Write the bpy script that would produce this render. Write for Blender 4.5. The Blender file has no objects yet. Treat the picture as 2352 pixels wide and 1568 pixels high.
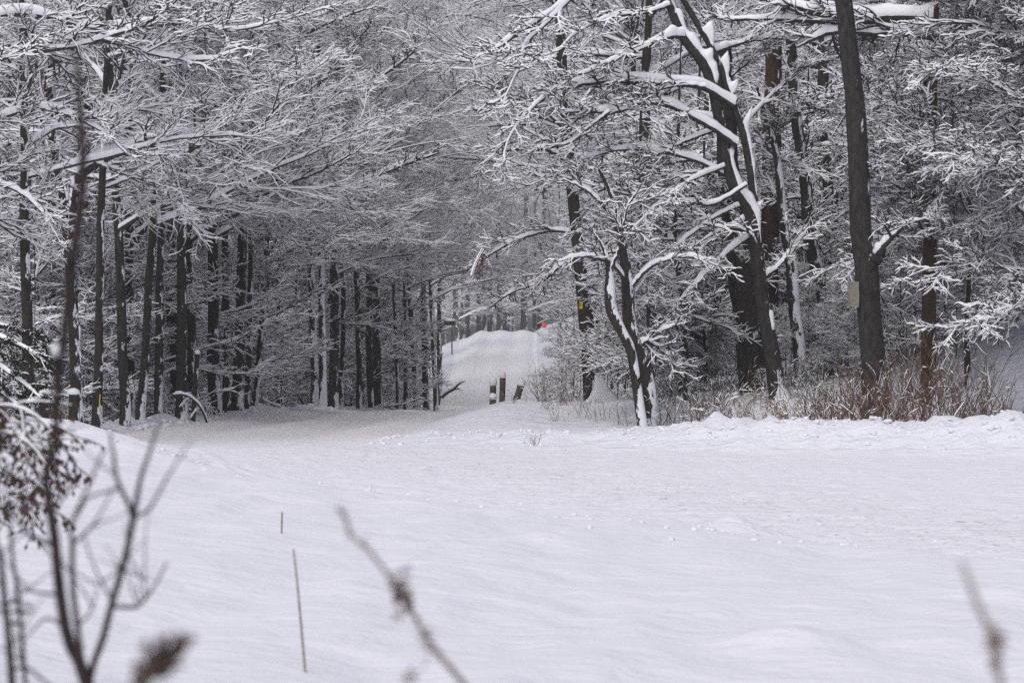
import bpy, math, random
import numpy as np
from mathutils import Vector, Matrix

# ------------------------------------------------------------------ basics
F = 6669.0          # focal length in units of a 2352-wide picture
CZ = 1.6
SC = bpy.context.scene
COL = SC.collection
rad = math.radians
rng = np.random.default_rng(11)
R_ = random.Random(5)
Z = np.array([0., 0., 1.])


def W(u, v, Y):
    return np.array([(u - 1176) / F * Y, Y, CZ + (784 - v) / F * Y])


def wx(u, Y):
    return (u - 1176) / F * Y


def smooth(a, b, x):
    t = np.clip((x - a) / (b - a), 0, 1)
    return t * t * (3 - 2 * t)


def vnoise(x, y, seed=0):
    """value noise in 0..1"""
    x = np.asarray(x, float); y = np.asarray(y, float)
    xi = np.floor(x).astype(np.int64); yi = np.floor(y).astype(np.int64)
    xf = x - xi; yf = y - yi
    xf = xf * xf * (3 - 2 * xf); yf = yf * yf * (3 - 2 * yf)

    def hsh(a, b):
        n = (a * 374761393 + b * 668265263 + seed * 1442695041) & 0x7fffffff
        n = ((n ^ (n >> 13)) * 1274126177) & 0x7fffffff
        n = (n ^ (n >> 16)) & 0x7fffffff
        return (n % 100003) / 100003.0
    a = hsh(xi, yi); b = hsh(xi + 1, yi); c = hsh(xi, yi + 1); d = hsh(xi + 1, yi + 1)
    return (a * (1 - xf) + b * xf) * (1 - yf) + (c * (1 - xf) + d * xf) * yf


def fbm(x, y, seed=0, o=3):
    s = 0; a = .5
    for i in range(o):
        s = s + a * (vnoise(x * 2 ** i, y * 2 ** i, seed + i * 7) - .5); a *= .5
    return s


# ------------------------------------------------------------------ terrain
_ky = [-60, 0, 30, 52, 66, 80, 100, 125, 140, 152, 170, 190, 215, 240, 250, 262, 300, 400, 2000]
_kz = [0, 0, 0, -.02, .05, -.30, -.95, -1.55, -1.80, -1.78, -1.05, .02, 1.45, 2.45, 2.60, 2.45, 1.6, .5, 0]
_dy = np.arange(-60, 2001, 1.0)
_dz = np.interp(_dy, _ky, _kz)
_g = np.exp(-.5 * (np.arange(-24, 25) / 8.0) ** 2); _g /= _g.sum()
_dz = np.convolve(np.pad(_dz, 24, mode='edge'), _g, mode='valid')


def zr(y):
    return np.interp(y, _dy, _dz)


def xc(y):     # centre of the side road
    return np.interp(y, [0, 45, 50, 60, 75, 110, 150, 200, 260, 400], [-4.6, -4.6, -4.45, -3.8, -3.05, -1.35, -.95, -1.2, -1.0, -1.0])


def hw(y):     # half width of the side road
    return np.interp(y, [0, 50, 60, 75, 110, 150, 200, 260], [2.6, 2.45, 2.2, 1.7, 1.75, 2.65, 2.9, 3.3])


RIDX = [-3.2, -2.2, -1.35, 0.3, 1.1, 2.2, 3.42, 4.2, 5.1, 5.6, 6.6, 7.4, 9, 14, 40]
RIDZ = [0, .05, .145, .20, .235, .33, .47, .42, .44, .46, .47, .53, .52, .5, .4]


def height(X, Y):
    X = np.asarray(X, float); Y = np.asarray(Y, float)
    z = zr(Y)
    d = X - xc(Y)
    w = hw(Y)
    wood = smooth(46, 52, Y)
    # left of the side road: a small ploughed bank, then the wood floor falls away
    l = -d - w
    lum = fbm(X * 1.3, Y * .9, 3)
    farw = smooth(160, 215, Y)
    left = wood * ((.10 + .26 * lum + .25 * fbm(X * 4, Y * 1.6, 71, 2)) * smooth(-.3, .4, l) * (1 - .6 * farw) - smooth(.7, 14, l) * (4.2 - 1.0 * farw) - farw * smooth(1.6, 9, l) * 5.5 - smooth(.55, 3, l) * .8)
    # right of the road: the mound and rising wood floor
    r = d - w
    gr = (.42 + .10 * fbm(X * .9, Y * .5, 5)) * smooth(-.2, 1.9, r) + np.clip(X - 1.5, 0, 9) * .12 + .55 * smooth(6.9, 9.4, X) + .3 * smooth(10, 40, X)
    gr = gr * (1 - smooth(90, 150, Y) * .55) + smooth(190, 235, Y) * .9 * smooth(0, 3.5, r)
    gr = gr * smooth(45.5, 52.5, Y)
    z = z + left * (l > -.4) + gr * (r > -.3)
    # bank thrown up by the plough along the far side of the main road
    yr = np.interp(X, [-4, -1.35, 7.2, 40], [46.5, 46, 41.5, 30])
    rz = np.interp(X, RIDX, RIDZ)
    lump = 1 + .55 * fbm(X * 1.6, Y * .7, 21) + .55 * fbm(X * 4.5, Y * 1.2, 23) + .35 * fbm(X * 9, Y * 2.5, 24)
    q = (Y - yr)
    prof = np.where(q < 0, np.exp(-(q / 1.15) ** 2), np.exp(-(q / 2.6) ** 2))
    z = z + rz * prof * lump
    # near left hump on the shoulder
    z = z + .46 * np.exp(-(np.where(X > -4.4, X + 4.4, (X + 4.4) * .3) / 1.5) ** 2 - ((Y - 33) / 2.6) ** 2) * (1 + .5 * fbm(X * 1.7, Y, 9))
    # near shoulder under the camera
    ax, ay, bx, by = -4.0, 32.5, 3.7, 20.3
    ln = math.hypot(bx - ax, by - ay)
    s = ((X - ax) * (by - ay) - (Y - ay) * (bx - ax)) / ln     # + on the camera side
    s = s + .5 * fbm(X * .5, Y * .4, 31)
    edge = (.14 + .16 * smooth(2, -4.5, X)) * smooth(-.5, 1.2, s) + .026 * np.clip(s, 0, 20)
    z = z + edge * (1 - smooth(22, 60, np.abs(X)))
    sh = smooth(-.5, 1.5, s)
    xr = X - Y * .11
    z = z + sh * (.08 * fbm(X * .55, Y * .35, 41, 2) + .07 * fbm(xr * 1.5, Y * .22, 43, 2) + .05 * fbm(xr * 3.4, Y * .45, 47, 2) + .10 * fbm(X * 2.6, Y * 1.1, 48, 2) + .02 * fbm(X * 6.0, Y * 2.6, 49, 2))
    # lumps on the shoulder's edge
    for (lx, ly, hh, rr) in ((1.85, 24.2, .14, .28), (1.35, 23.8, .07, .2), (.2, 19.5, .08, .25), (-.9, 24, .05, .3), (2.6, 15.5, .08, .3), (1.2, 12.5, .07, .25)):
        z = z + hh * np.exp(-((X - lx) ** 2 + ((Y - ly) * .8) ** 2) / rr ** 2)
    # ruts in the packed snow of both roads
    onroad = (1 - sh) * (1 - np.clip(prof * 3, 0, 1))
    z = z + onroad * (.03 * fbm(X * 2, Y * 1.2, 51, 2) + .05 * fbm(X * 6, Y * 3.5, 52, 2) + .03 * fbm((X + .32 * Y) * 1.4, Y * .05, 53, 2))
    z = z - .95 * farw * smooth(-1.2, -4.2, d) + farw * .22 * np.exp(-((d - w - .7) / .7) ** 2) * (1 + .8 * fbm(X * 1.5, Y * .3, 81, 2))
    z = z - farw * .10 * np.exp(-((d - w + .25) / .25) ** 2)
    side = wood * (np.abs(d) < w)
    z = z + side * (.035 + .035 * farw) * np.sin((d + .4 + .3 * np.sin(Y * .05)) * 3.4)
    return z


# ------------------------------------------------------------------ materials
def newmat(name):
    m = bpy.data.materials.new(name); m.use_nodes = True
    nt = m.node_tree
    b = nt.nodes['Principled BSDF']
    return m, nt, b


def N(nt, t, **kw):
    n = nt.nodes.new(t)
    for k, v in kw.items():
        if k.startswith('i_'):
            n.inputs[k[2:].replace('_', ' ')].default_value = v
        else:
            setattr(n, k, v)
    return n


def simple(name, c, rough=.8, noise=None, c2=None, scale=20, bump=0):
    m, nt, b = newmat(name)
    b.inputs['Roughness'].default_value = rough
    b.inputs['Specular IOR Level'].default_value = .2
    b.inputs['Base Color'].default_value = (*c, 1)
    if c2:
        tc = N(nt, 'ShaderNodeTexCoord')
        n = N(nt, 'ShaderNodeTexNoise', i_Scale=scale, i_Detail=4.0)
        nt.links.new(tc.outputs['Object'], n.inputs['Vector'])
        r = N(nt, 'ShaderNodeValToRGB')
        r.color_ramp.elements[0].color = (*c, 1); r.color_ramp.elements[0].position = .35
        r.color_ramp.elements[1].color = (*c2, 1); r.color_ramp.elements[1].position = .65
        nt.links.new(n.outputs['Fac'], r.inputs['Fac'])
        nt.links.new(r.outputs['Color'], b.inputs['Base Color'])
        if bump:
            bp = N(nt, 'ShaderNodeBump', i_Strength=bump, i_Distance=.02)
            nt.links.new(n.outputs['Fac'], bp.inputs['Height'])
            nt.links.new(bp.outputs['Normal'], b.inputs['Normal'])
    return m


def snow_ground(name, base, base2, bump=.5, grit=None, far=None):
    m, nt, b = newmat(name)
    b.inputs['Roughness'].default_value = .75
    b.inputs['Specular IOR Level'].default_value = .15
    geo = N(nt, 'ShaderNodeNewGeometry')
    n1 = N(nt, 'ShaderNodeTexNoise', i_Scale=.35, i_Detail=3.0)
    nt.links.new(geo.outputs['Position'], n1.inputs['Vector'])
    mix = N(nt, 'ShaderNodeMix', data_type='RGBA')
    mix.inputs['A'].default_value = (*base, 1); mix.inputs['B'].default_value = (*base2, 1)
    nt.links.new(n1.outputs['Fac'], mix.inputs['Factor'])
    out = mix.outputs['Result']
    if grit:
        # sanded track of the main road, running from far left to near right
        p0, p1, width, col, amt = grit
        dx, dy = p1[0] - p0[0], p1[1] - p0[1]; L = math.hypot(dx, dy); nx, ny = -dy / L, dx / L
        sub = N(nt, 'ShaderNodeVectorMath', operation='SUBTRACT'); sub.inputs[1].default_value = (p0[0], p0[1], 0)
        dot = N(nt, 'ShaderNodeVectorMath', operation='DOT_PRODUCT'); dot.inputs[1].default_value = (nx, ny, 0)
        nt.links.new(geo.outputs['Position'], sub.inputs[0]); nt.links.new(sub.outputs[0], dot.inputs[0])
        sq = N(nt, 'ShaderNodeMath', operation='MULTIPLY'); nt.links.new(dot.outputs['Value'], sq.inputs[0]); nt.links.new(dot.outputs['Value'], sq.inputs[1])
        ex = N(nt, 'ShaderNodeMath', operation='MULTIPLY'); ex.inputs[1].default_value = -1 / width ** 2
        nt.links.new(sq.outputs[0], ex.inputs[0])
        e2 = N(nt, 'ShaderNodeMath', operation='EXPONENT'); nt.links.new(ex.outputs[0], e2.inputs[0])
        for sc_, lo, hi, k in ((1.1, .45, .75, amt * .5), (6.0, .62, .70, amt * 3.2), (15.0, .63, .69, amt * 4.5)):
            nn = N(nt, 'ShaderNodeTexNoise', i_Scale=sc_, i_Detail=3.0)
            nt.links.new(geo.outputs['Position'], nn.inputs['Vector'])
            mr = N(nt, 'ShaderNodeMapRange'); mr.inputs['From Min'].default_value = lo; mr.inputs['From Max'].default_value = hi
            mr.inputs['To Max'].default_value = k
            nt.links.new(nn.outputs['Fac'], mr.inputs['Value'])
            mu = N(nt, 'ShaderNodeMath', operation='MULTIPLY', use_clamp=True)
            nt.links.new(mr.outputs[0], mu.inputs[0]); nt.links.new(e2.outputs[0], mu.inputs[1])
            mx = N(nt, 'ShaderNodeMix', data_type='RGBA'); mx.inputs['B'].default_value = (*col, 1)
            nt.links.new(mu.outputs[0], mx.inputs['Factor']); nt.links.new(out, mx.inputs['A'])
            out = mx.outputs['Result']
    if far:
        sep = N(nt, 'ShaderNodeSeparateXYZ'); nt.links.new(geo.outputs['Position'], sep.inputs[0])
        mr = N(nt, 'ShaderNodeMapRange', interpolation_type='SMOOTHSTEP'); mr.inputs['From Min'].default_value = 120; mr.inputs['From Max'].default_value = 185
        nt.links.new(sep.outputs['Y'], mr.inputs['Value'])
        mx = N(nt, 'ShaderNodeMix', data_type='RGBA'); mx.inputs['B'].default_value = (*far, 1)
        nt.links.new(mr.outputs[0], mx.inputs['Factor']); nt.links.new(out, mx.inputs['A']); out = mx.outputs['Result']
    nt.links.new(out, b.inputs['Base Color'])
    h = None
    for sc_, k in ((2.2, 1.0), (8.0, .4), (30.0, .13)):
        nn = N(nt, 'ShaderNodeTexNoise', i_Scale=sc_, i_Detail=2.0)
        nt.links.new(geo.outputs['Position'], nn.inputs['Vector'])
        mu = N(nt, 'ShaderNodeMath', operation='MULTIPLY'); mu.inputs[1].default_value = k
        nt.links.new(nn.outputs['Fac'], mu.inputs[0])
        if h is None:
            h = mu.outputs[0]
        else:
            ad = N(nt, 'ShaderNodeMath', operation='ADD'); nt.links.new(h, ad.inputs[0]); nt.links.new(mu.outputs[0], ad.inputs[1]); h = ad.outputs[0]
    bp = N(nt, 'ShaderNodeBump', i_Strength=min(1, bump * 1.6), i_Distance=.16)
    nt.links.new(h, bp.inputs['Height']); nt.links.new(bp.outputs['Normal'], b.inputs['Normal'])
    return m


def bark_mat(name, c1, c2, moss=None):
    """bark with snow blown against one side; the object's colour (red channel) sets how much stuck"""
    m, nt, b = newmat(name)
    b.inputs['Roughness'].default_value = .9
    b.inputs['Specular IOR Level'].default_value = .1
    tc = N(nt, 'ShaderNodeTexCoord'); geo = N(nt, 'ShaderNodeNewGeometry')
    mp = N(nt, 'ShaderNodeMapping'); mp.inputs['Scale'].default_value = (15, 15, 5)
    nt.links.new(tc.outputs['Object'], mp.inputs['Vector'])
    n = N(nt, 'ShaderNodeTexNoise', i_Scale=1.0, i_Detail=7.0, i_Roughness=.75)
    nt.links.new(mp.outputs[0], n.inputs['Vector'])
    r = N(nt, 'ShaderNodeValToRGB')
    r.color_ramp.elements[0].color = (*c1, 1); r.color_ramp.elements[0].position = .35
    r.color_ramp.elements[1].color = (*c2, 1); r.color_ramp.elements[1].position = .68
    nt.links.new(n.outputs['Fac'], r.inputs['Fac'])
    # plastered snow
    dot = N(nt, 'ShaderNodeVectorMath', operation='DOT_PRODUCT'); dot.inputs[1].default_value = (.88, -.38, .30)
    nt.links.new(geo.outputs['Normal'], dot.inputs[0])
    n2 = N(nt, 'ShaderNodeTexNoise', i_Scale=2.1, i_Detail=5.0, i_Roughness=.7)
    mp2 = N(nt, 'ShaderNodeMapping'); mp2.inputs['Scale'].default_value = (3, 3, 1.2)
    nt.links.new(geo.outputs['Position'], mp2.inputs['Vector']); nt.links.new(mp2.outputs[0], n2.inputs['Vector'])
    nc = N(nt, 'ShaderNodeMath', operation='MULTIPLY_ADD'); nc.inputs[1].default_value = 2.4; nc.inputs[2].default_value = -.70
    nt.links.new(n2.outputs['Fac'], nc.inputs[0])
    oi = N(nt, 'ShaderNodeObjectInfo'); sep = N(nt, 'ShaderNodeSeparateColor')
    nt.links.new(oi.outputs['Color'], sep.inputs[0])
    a1 = N(nt, 'ShaderNodeMath', operation='MULTIPLY_ADD'); a1.inputs[1].default_value = .5
    nt.links.new(dot.outputs['Value'], a1.inputs[0]); nt.links.new(nc.outputs[0], a1.inputs[2])
    a2 = N(nt, 'ShaderNodeMath', operation='ADD'); nt.links.new(a1.outputs[0], a2.inputs[0]); nt.links.new(sep.outputs[0], a2.inputs[1])
    sz = N(nt, 'ShaderNodeSeparateXYZ'); nt.links.new(tc.outputs['Object'], sz.inputs[0])
    mz = N(nt, 'ShaderNodeMapRange', interpolation_type='SMOOTHSTEP'); mz.inputs['From Min'].default_value = .25; mz.inputs['From Max'].default_value = 1.0
    mz.inputs['To Min'].default_value = .24; mz.inputs['To Max'].default_value = 0
    nt.links.new(sz.outputs['Z'], mz.inputs['Value'])
    a3 = N(nt, 'ShaderNodeMath', operation='ADD'); nt.links.new(a2.outputs[0], a3.inputs[0]); nt.links.new(mz.outputs[0], a3.inputs[1]); a2 = a3
    mr = N(nt, 'ShaderNodeMapRange'); mr.inputs['From Min'].default_value = 1.22; mr.inputs['From Max'].default_value = 1.30
    nt.links.new(a2.outputs[0], mr.inputs['Value'])
    mx = N(nt, 'ShaderNodeMix', data_type='RGBA'); mx.inputs['B'].default_value = (.78, .79, .84, 1)
    nt.links.new(mr.outputs[0], mx.inputs['Factor']); nt.links.new(r.outputs[0], mx.inputs['A'])
    nt.links.new(mx.outputs['Result'], b.inputs['Base Color'])
    bp = N(nt, 'ShaderNodeBump', i_Strength=.8, i_Distance=.02)
    nt.links.new(n.outputs['Fac'], bp.inputs['Height']); nt.links.new(bp.outputs['Normal'], b.inputs['Normal'])
    return m


M = {}
SNOWC = (.90, .90, .945)
M['snow'] = simple('branch snow', SNOWC, .8, c2=(.86, .86, .915), scale=6, bump=.3)
M['twig'] = simple('twig bark', (.038, .032, .030), .9, c2=(.075, .063, .058), scale=9)
M['bark'] = bark_mat('dark bark', (.020, .017, .014), (.060, .050, .043))
M['barkgrey'] = bark_mat('grey brown bark', (.019, .017, .016), (.066, .059, .055))
M['barkred'] = bark_mat('reddish brown bark', (.030, .019, .013), (.075, .048, .034))
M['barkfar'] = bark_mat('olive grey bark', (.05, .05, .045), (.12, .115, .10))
M['redstem'] = simple('reddish stems', (.085, .047, .035), .8, c2=(.18, .112, .082), scale=4)
M['weed'] = simple('dry weed', (.11, .07, .048), .9, c2=(.26, .18, .125), scale=5)
M['weedgrey'] = simple('grey brown weed', (.13, .10, .085), .9, c2=(.27, .22, .19), scale=40)
M['weedpale'] = simple('pale stalk', (.22, .19, .17), .9, c2=(.40, .36, .33), scale=60)
M['weeddark'] = simple('plume', (.07, .05, .042), .9, c2=(.16, .12, .10), scale=40)
M['sapling'] = simple('sapling bark', (.022, .016, .015), .7, c2=(.05, .035, .03), scale=60)
M['leafbrown'] = simple('withered leaf', (.05, .025, .018), .8, c2=(.13, .07, .05), scale=12)
M['leafrust'] = simple('rust leaf', (.09, .03, .014), .8, c2=(.16, .06, .03), scale=12)
M['needle'] = simple('evergreen needles', (.012, .018, .011), .8, c2=(.03, .042, .026), scale=7)
M['needlefar'] = simple('deep wood needles', (.012, .013, .010), .9, c2=(.024, .024, .02), scale=3)
M['post'] = simple('post wood', (.06, .045, .032), .9, c2=(.15, .115, .08), scale=14, bump=.4)
M['yellow'] = simple('yellow sign', (.62, .50, .03), .5, c2=(.55, .42, .03), scale=30)
M['black'] = simple('black paint', (.015, .015, .015), .5)
M['board'] = simple('weathered pale board', (.27, .255, .21), .8, c2=(.19, .18, .145), scale=18, bump=.3)
M['mailbox'] = simple('dark blue steel', (.012, .016, .026), .4)
M['orange'] = simple('orange plastic', (.95, .10, .025), .6, c2=(.80, .07, .02), scale=6)
M['white'] = simple('white snow', (.82, .83, .87), .8)

SH = (.80, .81, .86)
M['bankg'] = snow_ground('shoulder snow', (.80, .80, .865), (.76, .76, .83), .22)
M['roadg'] = snow_ground('packed road snow', (.82, .82, .875), (.78, .78, .84), .35,
                         grit=((-1.9, 41.7), (3.5, 25.3), 1.7, (.34, .28, .21), .20))
M['sideg'] = snow_ground('side road snow', (.84, .81, .835), (.78, .755, .775), .3,
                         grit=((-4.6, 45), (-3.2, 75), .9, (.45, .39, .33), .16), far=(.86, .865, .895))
M['woodg'] = snow_ground('wood floor snow', (.79, .80, .86), (.75, .76, .83), .5)


# ------------------------------------------------------------------ mesh helpers
def mesh_obj(name, V, Fq, mats, mi=None, smooth_=True, parent=None):
    me = bpy.data.meshes.new(name)
    V = np.asarray(V, np.float32).reshape(-1, 3); Fq = np.asarray(Fq, np.int32)
    me.vertices.add(len(V)); me.vertices.foreach_set('co', V.ravel())
    nf, k = Fq.shape
    me.loops.add(nf * k); me.loops.foreach_set('vertex_index', Fq.ravel())
    me.polygons.add(nf)
    me.polygons.foreach_set('loop_start', np.arange(0, nf * k, k, dtype=np.int32))
    me.polygons.foreach_set('loop_total', np.full(nf, k, np.int32))
    if mi is not None:
        me.polygons.foreach_set('material_index', np.asarray(mi, np.int32))
    me.polygons.foreach_set('use_smooth', np.full(nf, smooth_, bool))
    me.update(calc_edges=True)
    me.validate()
    for m in mats:
        me.materials.append(m)
    return link(name, me, parent)


def link(name, me, parent=None):
    o = bpy.data.objects.new(name, me); COL.objects.link(o)
    if parent is not None:
        o.parent = parent
    return o


def empty(name, loc, label, cat, group=None, rz=0, s=1):
    o = bpy.data.objects.new(name, None); COL.objects.link(o)
    o.empty_display_size = .2
    o.location = loc; o.rotation_euler = (0, 0, rz); o.scale = (s, s, s)
    return tag(o, label, cat, group)


def tag(o, label, cat, group=None, kind=None):
    o['label'] = label
    o['category'] = cat
    if group: o['group'] = group
    if kind: o['kind'] = kind
    return o


def nrm(a):
    return a / np.maximum(np.linalg.norm(a, axis=-1, keepdims=True), 1e-9)


def tangents(P):
    T = np.empty_like(P)
    T[:, 1:-1] = P[:, 2:] - P[:, :-2]; T[:, 0] = P[:, 1] - P[:, 0]; T[:, -1] = P[:, -1] - P[:, -2]
    return nrm(T)


SEC = {
    4: dict(a=[0, 1, 0, -1], b=[-1.15, .15, .6, .15], c=[0, .12, 1, .12], snow=[0, 1, 1, 0]),
    6: dict(a=[0, 1, .82, 0, -.82, -1], b=[-1.1, .1, .5, .6, .5, .1], c=[0, .06, .72, 1, .72, .06], snow=[0, 1, 1, 1, 1, 0]),
}


class Acc:
    def __init__(self, rg):
        self.V = []; self.F = []; self.mi = []; self.n = 0; self.rg = rg

    def _add(self, V, ring, K, Nn, mi_ring, bare=None, barkslot=0):
        base = self.n
        i = np.arange(Nn)[:, None, None] * (K * ring) + np.arange(K - 1)[None, :, None] * ring
        j = np.arange(ring)[None, None, :]; j2 = (j + 1) % ring
        q = np.stack(np.broadcast_arrays(i + j, i + j2, i + ring + j2, i + ring + j), -1)
        m = np.broadcast_to(np.asarray(mi_ring)[None, None, :], q.shape[:3]).copy()
        if bare is not None:
            m[bare] = 0
        self.V.append(V.reshape(-1, 3)); self.F.append(q.reshape(-1, 4) + base); self.mi.append(m.reshape(-1))
        self.n += Nn * K * ring

    def snowy(self, P, R, sec=4, hs=None, barefrac=.1, k=1.0, minw=.0032):
        """bark below, a ridge of lodged snow on top. P (N,K,3) R (N,K)"""
        if len(P) == 0: return
        rg = self.rg
        Nn, K, _ = P.shape
        T = tangents(P)
        S = np.cross(T, Z); sl = np.linalg.norm(S, axis=-1, keepdims=True)
        S = np.where(sl > .05, S / np.maximum(sl, 1e-6), np.array([1., 0, 0]))
        U = nrm(np.cross(S, T))
        hz = np.sqrt(np.clip(1 - T[..., 2] ** 2, 0, 1)) ** 1.15
        if hs is None:
            hs = .014 + 1.35 * R
        h = hs * hz * k * rg.uniform(.55, 1.35, (Nn, 1)) * (rg.uniform(.6, 1.35, (Nn, K)) if K < 30 else .62 + .75 * vnoise(np.arange(K)[None] * .31 + np.zeros((Nn, 1)), rg.integers(0, 999, (Nn, 1)) + np.zeros((1, K)), 3))
        Rr = R.copy()
        bare = rg.random(Nn) < barefrac
        h[bare] = 0
        w = Rr * 1.02 + minw * np.where(bare[:, None], 0, np.minimum(h / .02, 1.5))
        h[:, -1] *= .35; w[:, -1] *= .45; Rr[:, -1] *= .6
        s = SEC[sec]
        a = np.array(s['a'], float)[None, None, :, None]; b = np.array(s['b'], float)[None, None, :, None]; c = np.array(s['c'], float)[None, None, :, None]
        up = nrm(U * .5 + Z * .5)
        V = P[:, :, None] + S[:, :, None] * a * w[..., None, None] + U[:, :, None] * b * Rr[..., None, None] + up[:, :, None] * c * h[..., None, None]
        self._add(V, sec, K, Nn, s['snow'], bare)

    def round(self, P, R, ring=8, mat=0, rough=0.0):
        Nn, K, _ = P.shape
        T = tangents(P)
        ref = np.where(np.abs(T[..., 2:3]) > .8, np.array([1., 0, 0]), Z)
        S = nrm(np.cross(T, ref)); U = np.cross(S, T)
        an = np.arange(ring) / ring * 2 * math.pi
        rr = R[..., None] * (1 + rough * self.rg.normal(size=(Nn, K, ring)))
        V = P[:, :, None] + (S[:, :, None] * np.cos(an)[None, None, :, None] + U[:, :, None] * np.sin(an)[None, None, :, None]) * rr[..., None]
        self._add(V, ring, K, Nn, [mat] * ring)

    def quads(self, V4, mat):
        """V4 (N,4,3)"""
        n = len(V4)
        self.V.append(V4.reshape(-1, 3)); self.F.append(np.arange(n * 4).reshape(n, 4) + self.n); self.mi.append(np.full(n, mat)); self.n += n * 4

    def build(self, name, mats, parent=None, smooth_=True):
        return mesh_obj(name, np.concatenate(self.V), np.concatenate(self.F), mats, np.concatenate(self.mi), smooth_, parent)


def grow(rg, start, d, L, K, curl, up):
    n = len(start)
    P = np.empty((n, K, 3)); P[:, 0] = start
    d = nrm(d); step = (L / (K - 1))[:, None]
    for k in range(1, K):
        d = nrm(d + rg.normal(size=(n, 3)) * curl + np.array([0, 0, 1.]) * up)
        P[:, k] = P[:, k - 1] + d * step
    return P


def taper(r0, K, tip):
    t = np.linspace(0, 1, K)[None, :]
    return r0[:, None] * (1 - t) ** .8 + tip * t


def kids(rg, P, R, n, t0, t1, ang, angsd, lenf, K, rf, tip, curl, up, flat=.5, lmin=.12, lmax=9):
    Nn, K0, _ = P.shape
    t = t0 + (t1 - t0) * (np.arange(n)[None] + rg.random((Nn, n))) / n
    x = t * (K0 - 1) * .9999; i0 = np.floor(x).astype(int); f = (x - i0)[..., None]
    ar = np.arange(Nn)[:, None]
    A = P[ar, i0]; B = P[ar, i0 + 1]
    st = A * (1 - f) + B * f
    T = nrm(B - A)
    rp = R[ar, i0] * (1 - f[..., 0]) + R[ar, i0 + 1] * f[..., 0]
    pl = np.linalg.norm(P[:, 1:] - P[:, :-1], axis=-1).sum(1)[:, None]
    S = np.cross(T, Z); sl = np.linalg.norm(S, axis=-1, keepdims=True)
    rnd = nrm(rg.normal(size=T.shape) * np.array([1, 1, .2]))
    S = np.where(sl > .25, S / np.maximum(sl, 1e-6), rnd)
    U = nrm(np.cross(S, T))
    sgn = np.where((np.arange(n)[None] + rg.integers(0, 2, (Nn, 1))) % 2 == 0, 1., -1.)[..., None]
    ph = rg.normal(0, flat, (Nn, n))[..., None]
    perp = S * sgn * np.cos(ph) + U * np.sin(ph)
    a = rg.normal(ang, angsd, (Nn, n))[..., None]
    d = np.cos(a) * T + np.sin(a) * perp
    L = np.clip(pl * lenf * (1.15 - .7 * t) * rg.uniform(.55, 1.3, (Nn, n)), lmin, lmax)
    r0 = np.maximum(rp * rf, tip)
    st = st.reshape(-1, 3); d = d.reshape(-1, 3); L = L.reshape(-1); r0 = r0.reshape(-1)
    return grow(rg, st, d, L, K, curl, up), taper(r0, K, tip)


def resample(pts, K):
    """smooth polyline through pts -> K points (Catmull-Rom)"""
    pts = np.asarray(pts, float)
    n = len(pts)
    if n == 2:
        t = np.linspace(0, 1, K)[:, None]
        return pts[0] * (1 - t) + pts[1] * t
    ext = np.vstack([2 * pts[0] - pts[1], pts, 2 * pts[-1] - pts[-2]])
    t = np.linspace(0, n - 1.0001, K); i = np.floor(t).astype(int); f = (t - i)[:, None]
    p0, p1, p2, p3 = ext[i], ext[i + 1], ext[i + 2], ext[i + 3]
    return .5 * (2 * p1 + (p2 - p0) * f + (2 * p0 - 5 * p1 + 4 * p2 - p3) * f ** 2 + (3 * p1 - p0 - 3 * p2 + p3) * f ** 3)


def trace(px, Y0, Y1=None, K=12, w=None):
    """a limb read off in picture units and stood at its own depth; w = widths in picture units"""
    Y1 = Y0 if Y1 is None else Y1
    n = len(px)
    ys = np.linspace(Y0, Y1, n)
    P = resample([W(u, v, y) for (u, v), y in zip(px, ys)], K)
    if w is None: w = [10, 3]
    r = np.interp(np.linspace(0, 1, K), np.linspace(0, 1, len(w)), w) * .5 / F * np.linspace(Y0, Y1, K)
    return P[None], r[None]


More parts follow.
